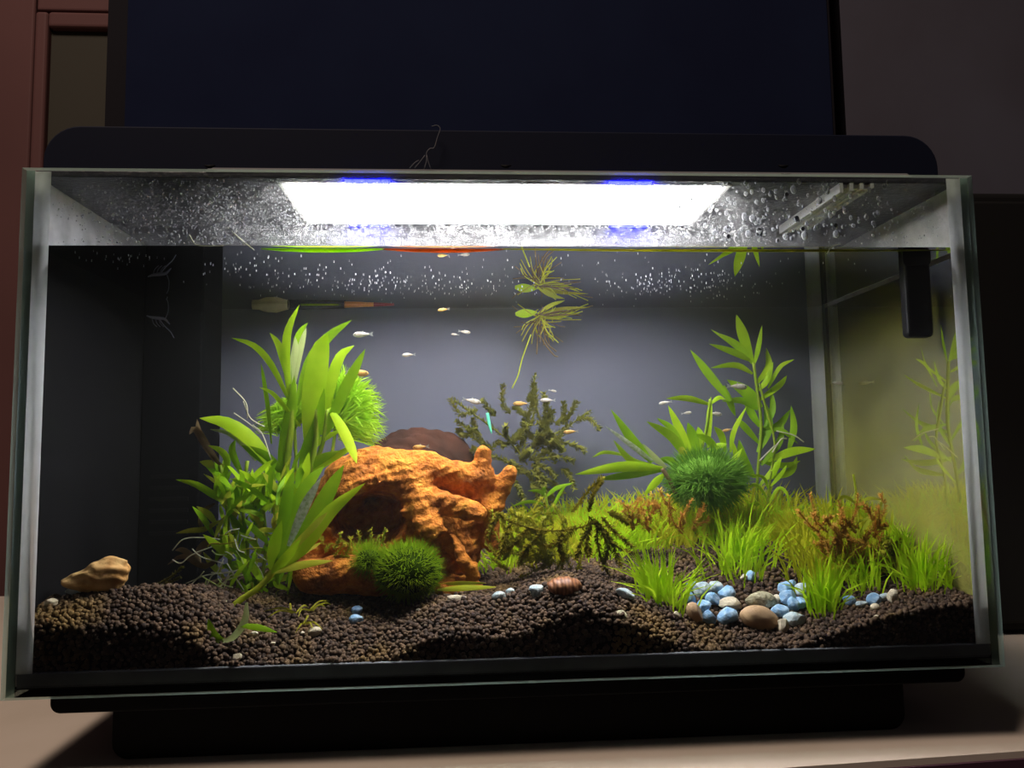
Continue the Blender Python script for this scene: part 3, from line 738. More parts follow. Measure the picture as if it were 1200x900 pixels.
# tall left rosette plant
p1 = thing('stem_plant', 'tall broad-leaved green plant reaching near the waterline left of the ornament', 'plant', P(318, 690, 0.085))
stem(p1, [(318, 692), (326, 640), (334, 560), (341, 500), (344, 450)], 0.085, 0.085, 4.2)
stem(p1, [(322, 690), (350, 600), (368, 530), (372, 480)], 0.085, 0.08, 3.2)
stem(p1, [(341, 610), (362, 560), (378, 520), (384, 480)], 0.088, 0.085, 2.6)
for pl, w, dd, mt, tw in [
  ([(339,470),(335,415),(338,385),(351,357)], 11, -.006, MG, .2), ([(342,455),(347,405),(353,388),(361,378)], 9, .004, MGd, -.3),
  ([(341,460),(331,420),(325,402),(316,390)], 10, -.004, MG, .4), ([(345,452),(351,415),(355,397),(359,384)], 8, .002, MGp, .1),
  ([(340,472),(318,428),(297,405),(271,396)], 9, -.01, MG, .3), ([(341,480),(343,440),(346,410),(346,395)], 11, 0, MGp, .1),
  ([(362,530),(366,470),(374,415),(384,391)], 30, -.008, MG, .15), ([(348,475),(362,428),(384,396),(412,375)], 15, .004, MGd, -.2),
  ([(378,510),(386,455),(398,418),(415,405)], 15, .002, MG, .3), ([(380,515),(398,470),(415,435),(428,409)], 15, -.004, MGd, -.2),
  ([(362,540),(372,495),(380,455)], 15, -.012, MGd, .5), ([(386,478),(400,500),(412,525),(418,543)], 14, -.014, MG, .2),
  ([(330,590),(333,530),(341,480),(345,440)], 17, -.004, MGd, .1), ([(352,570),(358,530),(370,500),(376,470)], 16, -.006, MGd, .3),
  ([(330,560),(298,518),(265,495),(234,490)], 19, -.012, MG, -.3), ([(300,540),(284,520),(268,508),(246,503)], 7, -.008, MGp, .2),
  ([(335,560),(310,537),(283,522)], 17, -.006, MGd, .3), ([(318,520),(314,480),(309,445),(306,426)], 6, -.01, MGd, .4),
  ([(352,500),(332,475),(318,460),(304,454)], 6, -.012, MG, .3), ([(345,560),(372,540),(398,528)], 13, -.01, MGd, .2),
  ([(340,575),(378,545),(402,530),(415,522)], 10, -.006, MG, -.3), ([(352,545),(368,522),(386,510),(400,505)], 9, 0, MG, .3),
  ([(338,590),(355,560),(362,530)], 14, -.016, MG, .2), ([(325,600),(318,570),(320,545)], 12, -.014, MGd, -.3)]:
    leaf(p1, pl, w*.86, 0.085, 0.085+dd, mt, tw)
# strap-leaf plant in front
p2 = thing('strap_plant', 'green strap-leaved plant leaning right with one silvery leaf over the soil slope', 'plant', G(265, 718))
d2 = 0.045
stem(p2, [(262, 721), (282, 703), (304, 688), (322, 668)], d2, d2+.008, 3.6, MGy)
for pl, w, dd, mt, tw in [
  ([(318,669),(352,643),(388,598),(428,566)], 19, .01, MG, .15), ([(322,664),(358,626),(386,575),(403,545)], 21, .016, MGd, -.1),
  ([(338,640),(358,592),(376,560)], 12, .004, MGs, .0), ([(326,655),(342,605),(362,565),(380,546)], 17, .018, MGd, .2),
  ([(320,671),(352,662),(390,657)], 10, .006, MGy, .3), ([(316,672),(336,652),(352,632)], 12, -.004, MG, .3),
  ([(289,706),(287,728),(272,748),(252,752)], 9, -.012, MGp, .3), ([(262,751),(250,745),(244,725)], 11, -.006, MGd, .2),
  ([(281,733),(302,735),(325,741)], 8, -.006, MGd, .3), ([(318,668),(322,640),(330,610)], 15, .0, MG, -.2),
  ([(312,676),(345,640),(372,612),(384,600)], 9, -.002, MGy, .3), ([(322,660),(332,610),(338,575),(344,552)], 15, .012, MGd, .1)]:
    low = min(y for x, y in pl) > 700          # the leaves that lie on the soil
    leaf(p2, pl, w*.9, *((.0145, .0145) if low else (d2+.004, d2+dd)), mt, tw)
root(p2, [(266, 704), (252, 712), (240, 719), (231, 720)], d2); root(p2, [(262, 707), (248, 710), (230, 708)], d2)
# bushy stem plant at the left
p3 = thing('bushy_plant', 'bushy green stem plant with browning leaves and white roots beside the filter box', 'plant', P(275, 690, 0.085))
d3 = 0.08
for pl in ([(272,690),(268,640),(266,590),(258,545)], [(288,690),(290,640),(284,590),(290,540)], [(305,685),(312,640),(308,590),(312,550)]):
    stem(p3, pl, d3, d3, 2.2)
for pl, w, dd, mt, tw in [
  ([(258,546),(243,525),(229,503),(222,509)], 9, -.004, MBr, .3), ([(254,545),(240,520),(233,505),(231,491)], 7, -.002, MBr, -.2),
  ([(263,562),(266,540),(258,528),(244,522)], 8, -.004, MG, .3), ([(262,546),(246,544),(234,541)], 9, 0, MGy, .2),
  ([(282,588),(258,584),(230,568),(206,562)], 8, -.004, MG, .2), ([(268,600),(258,576),(262,552)], 10, -.006, MG, .3),
  ([(252,590),(240,598),(235,612),(238,625)], 6, 0, MBr, .3), ([(258,610),(240,620),(222,622),(206,625)], 6, -.002, MOl, .2),
  ([(262,640),(244,636),(232,648),(236,660)], 8, -.004, MBr, .3), ([(262,650),(240,664),(215,652),(196,662)], 7, 0, MBr, .4),
  ([(232,655),(215,645),(205,645)], 6, .002, MBr, .2), ([(285,560),(272,530),(276,515)], 8, -.002, MGd, .2)]:
    leaf(p3, pl, w, d3, d3+dd, mt, tw)
for k in range(130):
    bx = random.uniform(250, 350); by = random.uniform(560, 702)
    an = random.gauss(0, 0.6); ln = random.uniform(22, 52); cv = random.uniform(-14, 14)
    pl = [(bx, by), (bx+ln*.5*math.sin(an)+cv*.3, by-ln*.5*math.cos(an)), (bx+ln*math.sin(an)+cv, by-ln*math.cos(an)*.9)]
    leaf(p3, pl, random.uniform(4, 9), d3+random.uniform(-.018, .012), d3+random.uniform(-.026, .014), random.choice([MG, MG, MGd, MGd, MGy, MOl]), random.uniform(-.9, .9), seg=6)
for pl in ([(258,632),(240,630),(215,632),(202,645)], [(262,655),(255,670),(247,676),(240,692)], [(266,660),(275,675),(286,692)], [(270,668),(262,684),(250,690)],
           [(262,660),(242,655),(232,650),(225,643)], [(255,672),(235,676),(225,684)], [(275,655),(268,648),(256,645)], [(280,672),(268,676),(262,690)],
           [(250,640),(225,650),(212,660),(202,656)], [(310,500),(300,495),(292,488),(285,470)], [(306,508),(290,495),(274,484)], [(318,540),(308,510),(296,498)], [(290,490),(288,472),(273,455)]):
    root(p3, pl, d3-.012)

for k in range(26):
    x = random.uniform(235, 300); y = random.uniform(625, 690); an = random.uniform(-2.6, 0.6); l = random.uniform(14, 34)
    root(p3, [(x, y), (x+l*.5*math.cos(an)+random.uniform(-4, 4), y-l*.5*math.sin(an)), (x+l*math.cos(an), y-l*math.sin(an)*.8+random.uniform(-4, 4))], d3-random.uniform(.004, .02), None, random.uniform(.45, .8), random.choice([MWh, MWh, MGp, MOl]))
# fine-leaved plants behind
def fine_plant(label, cx, cy, rx, ry, d, n, a0, a1, base):
    o = thing('fanwort', label, 'plant', P(base[0], base[1], d))
    stem(o, [base, ((base[0]+cx)/2, (base[1]+cy)/2), (cx, cy)], d, d, 2.0)
    for w in range(6):                         # whorls of needle leaves, each its own part
        q = MB(); fx, fy = cx+rx*random.uniform(-.35, .35), cy+ry*random.uniform(-.4, .4)
        for k in range(n//6):
            an = math.radians(random.uniform(a0, a1)); ln = random.uniform(.5, 1)
            ex, ey = cx+rx*math.cos(an)*ln, cy-ry*math.sin(an)*ln
            mx_, my = (fx+ex)/2+random.uniform(-4, 4), (fy+ey)/2-random.uniform(0, 9)
            dz = random.uniform(-.012, .012)
            leaf_geo(q, [P(fx+(ex-fx)*.25, fy+(ey-fy)*.25, d), P(mx_, my, d+dz*.6), P(ex, ey+3, d+dz)], 1.9*mpp(d), random.uniform(-.8, .8), seg=4, fold=.1)
        q.build('needle_whorl', MFine, o)
    return o
fine_plant('feathery bright green plant fanning out right behind the broad leaves', 395, 490, 62, 68, 0.118, 900, -35, 130, (380, 600))
fine_plant('feathery bright green plant fanning out left behind the broad leaves', 345, 500, 50, 40, 0.122, 560, 40, 190, (350, 600))
fine_plant('low feathery green tuft inside the left plant group', 300, 590, 48, 42, 0.10, 420, 0, 180, (300, 670))

# right plants
p4 = thing('stem_plant', 'tall green stem plant in the back right with a leafy tip near the surface', 'plant', P(888, 600, 0.17))
d4 = 0.168
stem(p4, [(886, 602), (888, 555), (892, 500), (887, 455), (883, 425)], d4, d4, 1.9)
stem(p4, [(905, 602), (902, 565), (908, 520), (898, 480), (890, 450)], d4, d4, 1.5)
for pl, w, dd, mt, tw in [
  ([(882,426),(873,400),(868,385),(863,369)], 12, -.006, MG, .1), ([(881,425),(866,406),(844,391)], 8, -.004, MG, .2), ([(880,423),(860,413),(831,403)], 8, -.01, MG, .2),
  ([(881,423),(857,402),(833,386)], 5, 0, MG, .1), ([(884,427),(889,405),(893,381)], 6, -.004, MG, .2), ([(882,438),(862,428),(833,431)], 7, -.006, MG, .2),
  ([(888,458),(899,445),(906,424)], 7, -.004, MG, .2), ([(900,455),(914,430),(931,421)], 5, -.006, MG, .2), ([(856,470),(830,438),(809,410)], 10, .006, MGd, .2),
  ([(848,452),(856,472),(862,488)], 8, .006, MGd, .3), ([(892,478),(875,460),(852,445)], 14, .008, MGd, .2), ([(924,528),(930,502),(927,475)], 8, -.002, MGd, .2),
  ([(900,540),(928,529),(956,526)], 10, -.006, MG, .2), ([(856,530),(860,505),(875,476)], 6, -.006, MG, .2), ([(896,500),(905,480),(903,455)], 8, .004, MGd, .4),
  ([(893,500),(918,505),(935,520)], 6, 0, MGd, .4), ([(890,520),(872,500),(862,490)], 8, .004, MGd, .3), ([(892,545),(912,520),(918,495)], 8, .004, MGd, .3),
  ([(888,530),(900,500),(896,470)], 11, .002, MGd, .3), ([(884,560),(870,535),(866,515)], 10, 0, MGd, .3), ([(889,570),(908,548),(916,535)], 7, -.004, MG, .3), ([(886,450),(900,430),(898,408)], 9, .012, MG, .5), ([(888,470),(912,452),(922,440)], 8, .012, MG, .5), ([(888,480),(870,470),(846,470)], 9, .014, MGd, .5),
  ([(890,510),(912,498),(926,480)], 10, .014, MGd, .5), ([(890,500),(878,480),(872,455)], 11, .014, MGd, .6), ([(890,540),(918,545),(938,540)], 8, .01, MG, .5), ([(888,560),(862,548),(842,550)], 9, .012, MGd, .5), ([(904,560),(926,552),(934,535)], 9, .01, MG, .4)]:
    leaf(p4, pl, w, d4, d4+dd, mt, tw)
for pl in ([(905,530),(915,515),(922,514)], [(890,540),(905,525),(912,520)], [(910,505),(930,510),(942,518)]): root(p4, pl, d4-.004, None, .8)
p5 = thing('leafy_plant', 'spreading green leafy plant behind the fuzzy moss ball', 'plant', P(815, 590, 0.135))
d5 = 0.135
stem(p5, [(815, 592), (818, 550), (828, 500), (832, 468)], d5, d5, 1.6)
for pl, w, dd, mt, tw in [
  ([(830,525),(831,490),(833,465)], 7, 0, MG, .2), ([(832,474),(806,467),(781,467)], 7, -.006, MG, .2), ([(806,540),(787,512),(758,494)], 11, -.01, MG, .2), ([(811,535),(797,505),(783,475)], 10, 0, MG, .1),
  ([(803,528),(787,503),(770,490)], 8, .004, MGd, .3), ([(845,535),(830,516),(815,509)], 9, -.008, MG, .2), ([(850,530),(845,510),(837,500)], 8, -.006, MG, .2), ([(832,474),(842,466),(850,468)], 5, 0, MG, .2),
  ([(815,545),(812,515),(806,495)], 13, -.004, MGd, .2), ([(808,550),(800,530),(802,525)], 10, -.012, MGy, .2), ([(820,545),(838,525),(852,520)], 9, -.004, MG, .3), ([(840,548),(858,540),(870,525)], 7, -.006, MG, .3),
  ([(845,555),(853,545),(862,552)], 7, -.012, MG, .3), ([(812,540),(820,515),(818,500)], 11, 0, MG, .2), ([(860,560),(862,535),(858,515)], 6, -.004, MG, .2), ([(800,548),(785,540),(772,538)], 9, 0, MGd, .2)]:
    leaf(p5, pl, w, d5, d5+dd, mt, tw)
p6 = thing('sprawling_plant', 'long-leaved green plantlet lying out to the left of the fuzzy moss ball', 'plant', P(778, 556, 0.12))
d6 = 0.12
stem(p6, [(792, 578), (784, 562), (776, 549)], d6, d6, 2.6, MBr)
for pl, w, dd, mt, tw in [
  ([(777,549),(730,547),(674,556)], 12, -.012, MG, .1), ([(777,551),(735,557),(700,562)], 9, -.006, MGd, .2), ([(764,542),(742,517),(716,480)], 11, 0, MGd, .1), ([(766,541),(740,522),(709,499)], 6, -.006, MGs, .1),
  ([(773,548),(740,540),(719,516)], 8, -.008, MG, .2), ([(781,548),(765,535),(753,520)], 8, 0, MGp, .2), ([(738,535),(710,530),(694,536)], 4, -.004, MG, .2), ([(778,556),(768,566),(755,580)], 9, -.006, MG, .2)]:
    leaf(p6, pl, w, d6, d6+dd, mt, tw)
p7 = thing('seedling', 'slim green seedling in the gap between the horned ornament and the long-leaved plantlet', 'plant', P(643, 612, 0.115))
stem(p7, [(646, 612), (642, 596), (639, 578)], 0.115, 0.115, 1.4)
for pl, w in [([(640,582),(652,572),(672,566)], 5), ([(640,584),(632,576),(618,575)], 4), ([(642,592),(620,588),(598,594)], 4), ([(646,600),(655,580),(664,568)], 4), ([(639,580),(637,574),(640,571)], 5)]:
    leaf(p7, pl, w, 0.115, 0.112, MGd, .2)
p8 = thing('curly_plant', 'small plant with arching narrow leaves at the foot of the tall back right stem', 'plant', P(900, 606, 0.14))
stem(p8, [(900, 606), (900, 580), (904, 552)], 0.14, 0.14, 1.3)
for pl, w in [([(900,590),(912,572),(922,578),(924,592)], 4), ([(900,585),(885,568),(868,580)], 4), ([(903,562),(910,548),(915,540)], 6), ([(901,575),(895,560),(880,556)], 4), ([(903,570),(915,556),(922,545)], 5), ([(900,600),(925,600),(942,592)], 5), ([(900,600),(885,590),(875,596)], 4)]:
    leaf(p8, pl, w, 0.14, 0.135, MG, .2)
p9 = thing('slim_plant', 'slim pale stem plant growing in front of the silicone corner on the right', 'plant', P(1000, 640, 0.075))
stem(p9, [(1002, 640), (1006, 610), (1003, 575), (1000, 556)], 0.075, 0.075, 1.2, MGy)
for pl, w in [([(1003,590),(990,582),(978,588)], 4), ([(1003,592),(1018,584),(1034,586)], 4), ([(1006,612),(1028,600),(1036,578)], 4), ([(1002,605),(1004,622),(1012,628)], 4), ([(974,640),(972,615),(966,586)], 4), ([(1004,634),(1020,606),(1026,600)], 5)]:
    leaf(p9, pl, w, 0.075, 0.072, MGy, .2)
# ------------------------------------------------------------------ mosses
def frond(q, pts, lw, ll, dens, sm=18, lift=0.6):
    c = crom(pts, sm)
    tube_geo(q, c, lw, 4)
    for i in range(sm):
        t = (c[i+1]-c[i])
        if t.length < 1e-7: continue
        t.normalize()
        for k in range(dens):
            p = c[i].lerp(c[i+1], random.random())
            s = Vector((random.gauss(0, 1), random.gauss(0, 1), random.gauss(0, 1))); s -= t*s.dot(t)
            if s.length < 1e-4: continue
            s.normalize(); dr = (s+t*lift).normalized(); l = ll*random.uniform(.5, 1.1); w = t.cross(s)*l*.17
            q.add([p-w*.4, p+dr*l*.5+w, p+dr*l, p+dr*l*.5-w], [(0, 1, 2, 3)])
def moss(name, label, fr_list, d, lw, ll, dens, mat, sm=18):
    o = thing(name, label, 'moss', P(fr_list[0][0][0], fr_list[0][0][1], d))
    for pl in fr_list:
        q = MB(); j = random.uniform(-.012, .012)
        frond(q, [P(x, y, d+j*i/len(pl)) for i, (x, y) in enumerate(pl)], lw*mpp(d), ll*mpp(d), dens, sm)
        q.build('frond', mat, o)
    return o
def rand_fronds(cx, cy, rx, ry, n, ln, a0, a1, curl=10):
    out = []
    for k in range(n):
        x = cx+rx*random.uniform(-1, 1); y = cy+ry*random.uniform(-1, 1)
        an = math.radians(random.uniform(a0, a1)); l = ln*random.uniform(.6, 1.2)
        out.append([(x, y), (x+l*.5*math.cos(an)+random.uniform(-curl, curl)*.4, y-l*.5*math.sin(an)+random.uniform(-curl, curl)*.4), (x+l*math.cos(an)+random.uniform(-curl, curl)*.4, y-l*math.sin(an)+random.uniform(-curl, curl)*.5)])
    return out
moss('java_moss', 'olive moss clump hanging in the haze behind the orange ornament', [
  [(618,545),(600,520),(575,500),(548,480),(533,470)], [(620,540),(640,515),(665,500),(690,482)], [(612,540),(618,500),(622,470),(627,440)], [(622,500),(628,470),(626,450)],
  [(600,545),(580,535),(560,540)], [(625,540),(650,535),(672,540)], [(610,550),(590,565),(580,590)], [(622,550),(640,570),(652,590)], [(560,500),(545,510),(538,505)],
  [(640,515),(668,520),(685,528)], [(560,480),(540,485),(528,468)], [(675,492),(690,490),(702,502)]]
  + rand_fronds(612, 515, 50, 30, 34, 32, 20, 160, 14) + rand_fronds(628, 555, 32, 20, 14, 34, 250, 330, 12), 0.175, 0.9, 7.0, 12, MMoss)
p = moss('java_moss', 'dark feathery moss fronds drooping in front of the grass carpet', [
  [(580,600),(600,612),(640,622),(680,618),(700,610)], [(690,605),(705,622),(722,640),(745,650)], [(700,612),(700,635),(705,655),(712,672),(718,688)], [(692,615),(688,635),(690,650)],
  [(697,610),(715,630),(722,650),(728,662)], [(705,606),(722,625),(740,640)], [(690,600),(695,580),(706,560)], [(640,620),(620,640),(608,660)], [(600,612),(590,635),(584,655)], [(660,620),(655,640),(660,655)],
  [(690,618),(680,640),(676,655)], [(590,600),(578,612),(572,630)], [(670,600),(690,575),(704,562)], [(675,616),(660,632),(640,640)], [(620,618),(600,640),(580,650)], [(700,612),(712,640),(708,660)], [(712,600),(725,605),(735,612)]],
  0.058, 1.1, 7.5, 13, MMossd)
moss('moss_mat', 'loose olive moss mat spreading right of the ornament', rand_fronds(628, 642, 52, 34, 60, 30, 10, 170, 14), 0.075, 0.7, 6.0, 9, MOl, 12)
moss('moss_tuft', 'rust-tinged moss growing among the grass on the right', rand_fronds(995, 640, 36, 30, 30, 34, 40, 150, 14)+rand_fronds(1015, 668, 36, 10, 20, 26, 30, 160), 0.062, 0.8, 6.5, 8, MRed, 12)
moss('moss_tuft', 'thin rusty moss strands in the middle of the grass carpet', rand_fronds(765, 612, 55, 14, 20, 28, 30, 150, 10), 0.10, 0.7, 6.0, 8, MRed, 12)
moss('moss_tuft', 'thin yellowish moss growing over the foot of the ornament', rand_fronds(415, 650, 36, 16, 26, 20, 20, 160, 8), 0.066, 0.7, 5.0, 6, MOl, 10)
moss('moss_mat', 'yellow-brown mossy fringe against the right glass', rand_fronds(1044, 658, 16, 12, 16, 20, 60, 150, 6), 0.06, 0.8, 6.5, 6, MOl, 12)
moss('moss_strand', 'dark dried moss strand lying beside the filter box', [[(182,686),(200,676),(214,664)], [(186,686),(200,682),(212,676)]], 0.09, 1.2, 4.0, 6, MMossd)

def moss_ball(name, label, px, py, rpx, d, sq, mat, n=2600, hair=0.28, core=0.86):
    c = P(px, py, d); r = rpx*mpp(d); o = thing(name, label, 'moss ball', c-Vector((0, 0, r*sq[2])))
    v, f = pebble_mesh(int(px) % 97, 3, .16, 0, sq); mesh_obj('core', v*r*core+np.array(c), f, MBalld if mat is MBall else mat, o)
    q = MB()
    for k in range(n):
        s = Vector((random.gauss(0, 1), random.gauss(0, 1), random.gauss(0, 1))).normalized()
        b_ = c+Vector((s.x*sq[0], s.y*sq[1], s.z*sq[2]))*r*core*.94
        j = Vector((random.gauss(0, 1), random.gauss(0, 1), random.gauss(0, 1)))*.45
        dr = (s+j).normalized(); l = r*hair*random.uniform(.6, 1.3); w = dr.cross(s+Vector((.1, .2, .3))).normalized()*r*.012
        q.add([b_-w, b_+w, b_+dr*l*.6+w*.8+s*l*.1, b_+dr*l+s*l*.25, b_+dr*l*.6-w*.8+s*l*.1], [(0, 1, 2, 3, 4)])
    h = q.build('fuzz', mat, o, False); h['kind'] = 'stuff'
moss_ball('moss_ball', 'dark green fuzzy moss ball in front of the orange ornament', 478, 668, 37, 0.052, (1.05, .9, .86), MBall)
moss_ball('moss_ball', 'small loose green moss puff touching the dark moss ball', 432, 655, 22, 0.056, (.9, .8, .8), MBall, 900, .5, .7)
MHz = leafmat('moss_ball_pale', srgb(120, 165, 60), srgb(100, 145, 50), 0.4, 60)
moss_ball('moss_ball', 'pale green fuzzy moss ball among the back right plants', 828, 562, 44, 0.125, (1.05, .8, .7), MHz, 3000, .35)

# ------------------------------------------------------------------ hair grass
def tuft(px, py, hpx, n, spread, lean, mat, label, group=None, w=2.0, z=None):
    b_ = G(px, py); d = b_.y; s = mpp(d); q = MB()
    for k in range(n):
        x = b_.x+random.gauss(0, spread*s*.5); y = min(max(b_.y+random.gauss(0, spread*s*.4), 0.009), 0.205)
        x = min(max(x, -.288), .290)
        z0 = soilz(x, y)-0.001; h = hpx*s*random.uniform(.55, 1.1)
        an = random.uniform(0, 6.283); l = h*min(.85, abs(random.gauss(0, .5)))
        dx = l*math.cos(an)+lean*h*random.uniform(.4, 1.1)+(x-b_.x)*.7; dy = l*math.sin(an)*.6
        top = Vector((min(max(x+dx, -.292), .293), max(y+dy, .0068), z0+h*math.sqrt(max(.15, 1-(l/h)**2))))
        p0 = Vector((x, y, z0)); md = p0.lerp(top, .5)+Vector((-dx*.18, 0, h*.10))
        top.y = min(top.y, .215); md.y = min(max(md.y, .0068), .215); md.x = min(md.x, .2925)
        leaf_geo(q, [p0, md, top], w*s, random.uniform(-.6, .6), seg=4, fold=.1, base=.8, peak=.3)
    o = q.build('grass_tuft', mat, None, loc=b_); tag(o, label, 'plant', group); return o
tuft(776, 706, 62, 150, 26, -.05, MGr, 'bright green grass tuft growing left of the blue gravel pile')
tuft(866, 668, 62, 130, 34, .2, MGr, 'bright grass tuft on the soil rise behind the flat tan stone')
tuft(968, 716, 66, 110, 17, .1, MGr, 'upright bright grass tuft right of the blue gravel pile')
tuft(1078, 688, 60, 120, 24, .1, MGr, 'bright green grass tuft behind the row of pale pebbles')
tuft(1132, 688, 40, 26, 8, 0, MGr, 'tiny grass tuft in the corner by the right glass')
gl = 'olive green grass tuft in the dense carpet right of the ornament'
for x, y in [(590,665),(606,650),(630,660),(650,640),(668,655),(690,640),(706,655),(722,640),(742,648),(735,625),(758,632),(775,640),(790,626),(806,640),(822,628),(840,636),(858,622),(700,620),(670,622),(640,622),(615,630),(765,612),(800,610),(830,608),(860,606),(888,612),(905,622),(600,640),(580,640),(655,625),(685,628),(715,612),(745,608),(780,602),(815,600),(845,614),(875,600),(900,606),(920,618),(870,630),(890,632),(750,640),(680,645),(925,640)]:
    mt = random.choice([MGo, MGo, MGr])
    tuft(x, y, 44, 64, 30, random.uniform(-.3, .3), mt, gl if mt is MGo else 'bright green grass tuft mixed into the dense olive carpet right of the ornament', 'grass carpet right of the ornament', 1.9)
gl = 'yellow-green grass tuft in the thicket near the right corner'
for x, y in [(945,660),(960,640),(980,652),(1000,640),(1020,655),(985,680),(1010,690),(1040,645),(1035,672),(955,685),(1060,640),(1095,660),(1110,645),(940,640),(970,622),(990,628),(1015,630),(1030,640),(1050,660),(1000,665)]:
    mt = random.choice([MGo, MGo, MGr])
    tuft(x, y, 52, 60, 26, random.uniform(-.3, .3), mt, gl if mt is MGo else 'fresh green grass tuft mixed into the yellowish thicket near the right corner', 'grass thicket near the right corner', 1.9)
gl = 'pale thin grass strands lying on the soil slope before the left plants'
for x, y in [(345,725),(365,722),(372,690),(358,738)]:
    b_ = G(x, y); q = MB()
    for k in range(4):
        an = random.uniform(0, 6.28); l = random.uniform(16, 34); pts = []
        for t in (0, .5, 1):
            g = G(x+l*t*math.cos(an)+random.uniform(-3, 3), min(775, y+l*t*math.sin(an)*.5)); pts.append(g+Vector((0, -.002, .004+.003*math.sin(t*3.1))))
        leaf_geo(q, pts, 2*mpp(b_.y), .2, seg=6, fold=.1, base=.8)
    o = q.build('grass_strand', MOl, None, loc=b_); tag(o, gl, 'plant', 'grass strands on the soil slope')
# bright leaf lying on the soil at the ornament's foot
q = MB(); leaf_geo(q, [G(512, 700)+Vector((0,0,.005)), G(545, 699)+Vector((0,-.002,.006)), G(582, 697)+Vector((0,0,.005))], .0040, .3); leaf_geo(q, [G(515, 699)+Vector((0,0,.008)), G(540, 697)+Vector((0,-.002,.008)), G(570, 696)+Vector((0,0,.007))], .0028, -.2)
o = q.build('fallen_leaf', MGy, None, loc=G(545, 700)); tag(o, 'bright yellow-green leaf lying on the soil below the ornament', 'leaf')

# ------------------------------------------------------------------ floating plant, front floating leaves and waterline reflection strip, tube at the back
zs = ZW-0.0006
fp = PW(640, 353, zs)
p11 = thing('floating_plant', 'small floating plant with an oval leaf and trailing roots below the surface', 'plant', fp)
df = fp.y
leaf(p11, [(604, 368), (616, 367), (630, 366)], 10, df, df, MG, .2)
leaf(p11, [(630, 368), (645, 358), (662, 352)], 5, df, df-.004, MGy, .2); leaf(p11, [(632, 370), (655, 362), (690, 360)], 4, df, df, MOl, .2); leaf(p11, [(632, 372), (655, 372), (680, 362)], 4, df, df, MGy, .2)
for k in range(70):
    ex = random.choice([random.uniform(600, 660), random.uniform(630, 695)]); ey = random.uniform(356, 405) if ex < 665 else random.uniform(354, 378)
    root(p11, [(632+random.uniform(-6, 8), 370), ((632+ex)/2+random.uniform(-6, 6), (374+ey)/2+random.uniform(-4, 4)), (ex, ey)], df, df+random.uniform(-.01, .01), .55, random.choice([MOl, MGy, MBr]))
for pl in ([(634,374),(634,395),(648,415),(654,418)], [(636,374),(640,400),(652,412)], [(632,374),(630,395),(629,415)]): root(p11, pl, df, None, .8, MBr)
root(p11, [(622, 392), (612, 420), (607, 440), (600, 455)], df, None, .8, MGy)
def floater(name, label, x0, x1, py, mat, wd):
    a_ = P(x0, py, GT+.002); b_ = P(x1, py+.3, GT+.002); a_.z = b_.z = ZW-.0011
    q = MB(); c0, c1 = a_, b_; n = 14; v = []; f = []
    for i in range(n+1):
        t = i/n; p_ = c0.lerp(c1, t); w = wd*max(.12, math.sin(math.pi*min(max(t, .02), .98))**.5)
        for zz in (0, -.0011*max(.2, math.sin(math.pi*min(max(t, .03), .97))**.5)): v += [(p_.x, p_.y, p_.z+zz), (p_.x, p_.y+w, p_.z+zz)]
    for i in range(n):
        k = i*4; f += [(k, k+1, k+5, k+4), (k+2, k+6, k+7, k+3), (k, k+4, k+6, k+2), (k+1, k+3, k+7, k+5)]
    f += [(0, 2, 3, 1), (n*4, n*4+1, n*4+3, n*4+2)]
    q.add(v, f); o = q.build(name, mat, None, loc=a_); tag(o, label, 'leaf')
floater('leaf_or_reflection', 'long green leaf floating flat against the front glass at the waterline', 306, 450, 290, MG, .006)
MOr = leafmat('leaf_orange', srgb(190, 110, 40), srgb(150, 90, 40), .5)
floater('leaf_or_reflection', 'orange-brown leaf floating at the waterline behind the front glass', 448, 590, 290, MOr, .006)
floater('leaf_or_reflection', 'thin olive strip standing for the green reflection along the waterline toward the right corner', 585, 1126, 290.5, MOl, .003)  # added strip, the meniscus reflection of green put into its colour
# glass tube floating at the back
dt = .198; ty = 450-FPX*((Vector((-.13, dt, ZW-.0006))-CAM).dot(CU))/((Vector((-.13, dt, ZW-.0006))-CAM).dot(CF))
ft = thing('floating_tube', 'slim glass tube with cream end cap and red tip floating at the back waterline', 'thermometer', P(330, 364, dt))
M_cream = leafmat('cream_cap', srgb(214, 204, 160), srgb(190, 180, 140), .3)
M_tube = clear('tube_glass', 1.3, (.85, .85, .85, 1))[0]
M_or = plain('tube_orange', srgb(214, 140, 60), .4); M_rd = plain('tube_red', srgb(150, 40, 50), .4)
def tx(x, dy=0):
    p_ = P(x, ty, dt); p_.z = ZW-.0006-dy*.0005; return p_
tube_obj('end_cap', [tx(296), tx(303), tx(312), tx(324), tx(334), tx(338)], [.0036, .0038, .006, .0064, .0042, .0036], M_cream, ft, 14)
tube_obj('glass_body', [tx(338), tx(405)], [.004, .003], M_tube, ft, 14)
tube_obj('orange_core', [tx(404), tx(420), tx(438)], [.0022, .0018, .0012], M_or, ft, 10)
tube_obj('red_tip', [tx(438), tx(462)], [.0014, .0004], M_rd, ft, 10)
q = MB(); leaf_geo(q, [tx(352), tx(378, -.5), tx(400)], .0012, .1); q.build('green_scale', MG, ft)
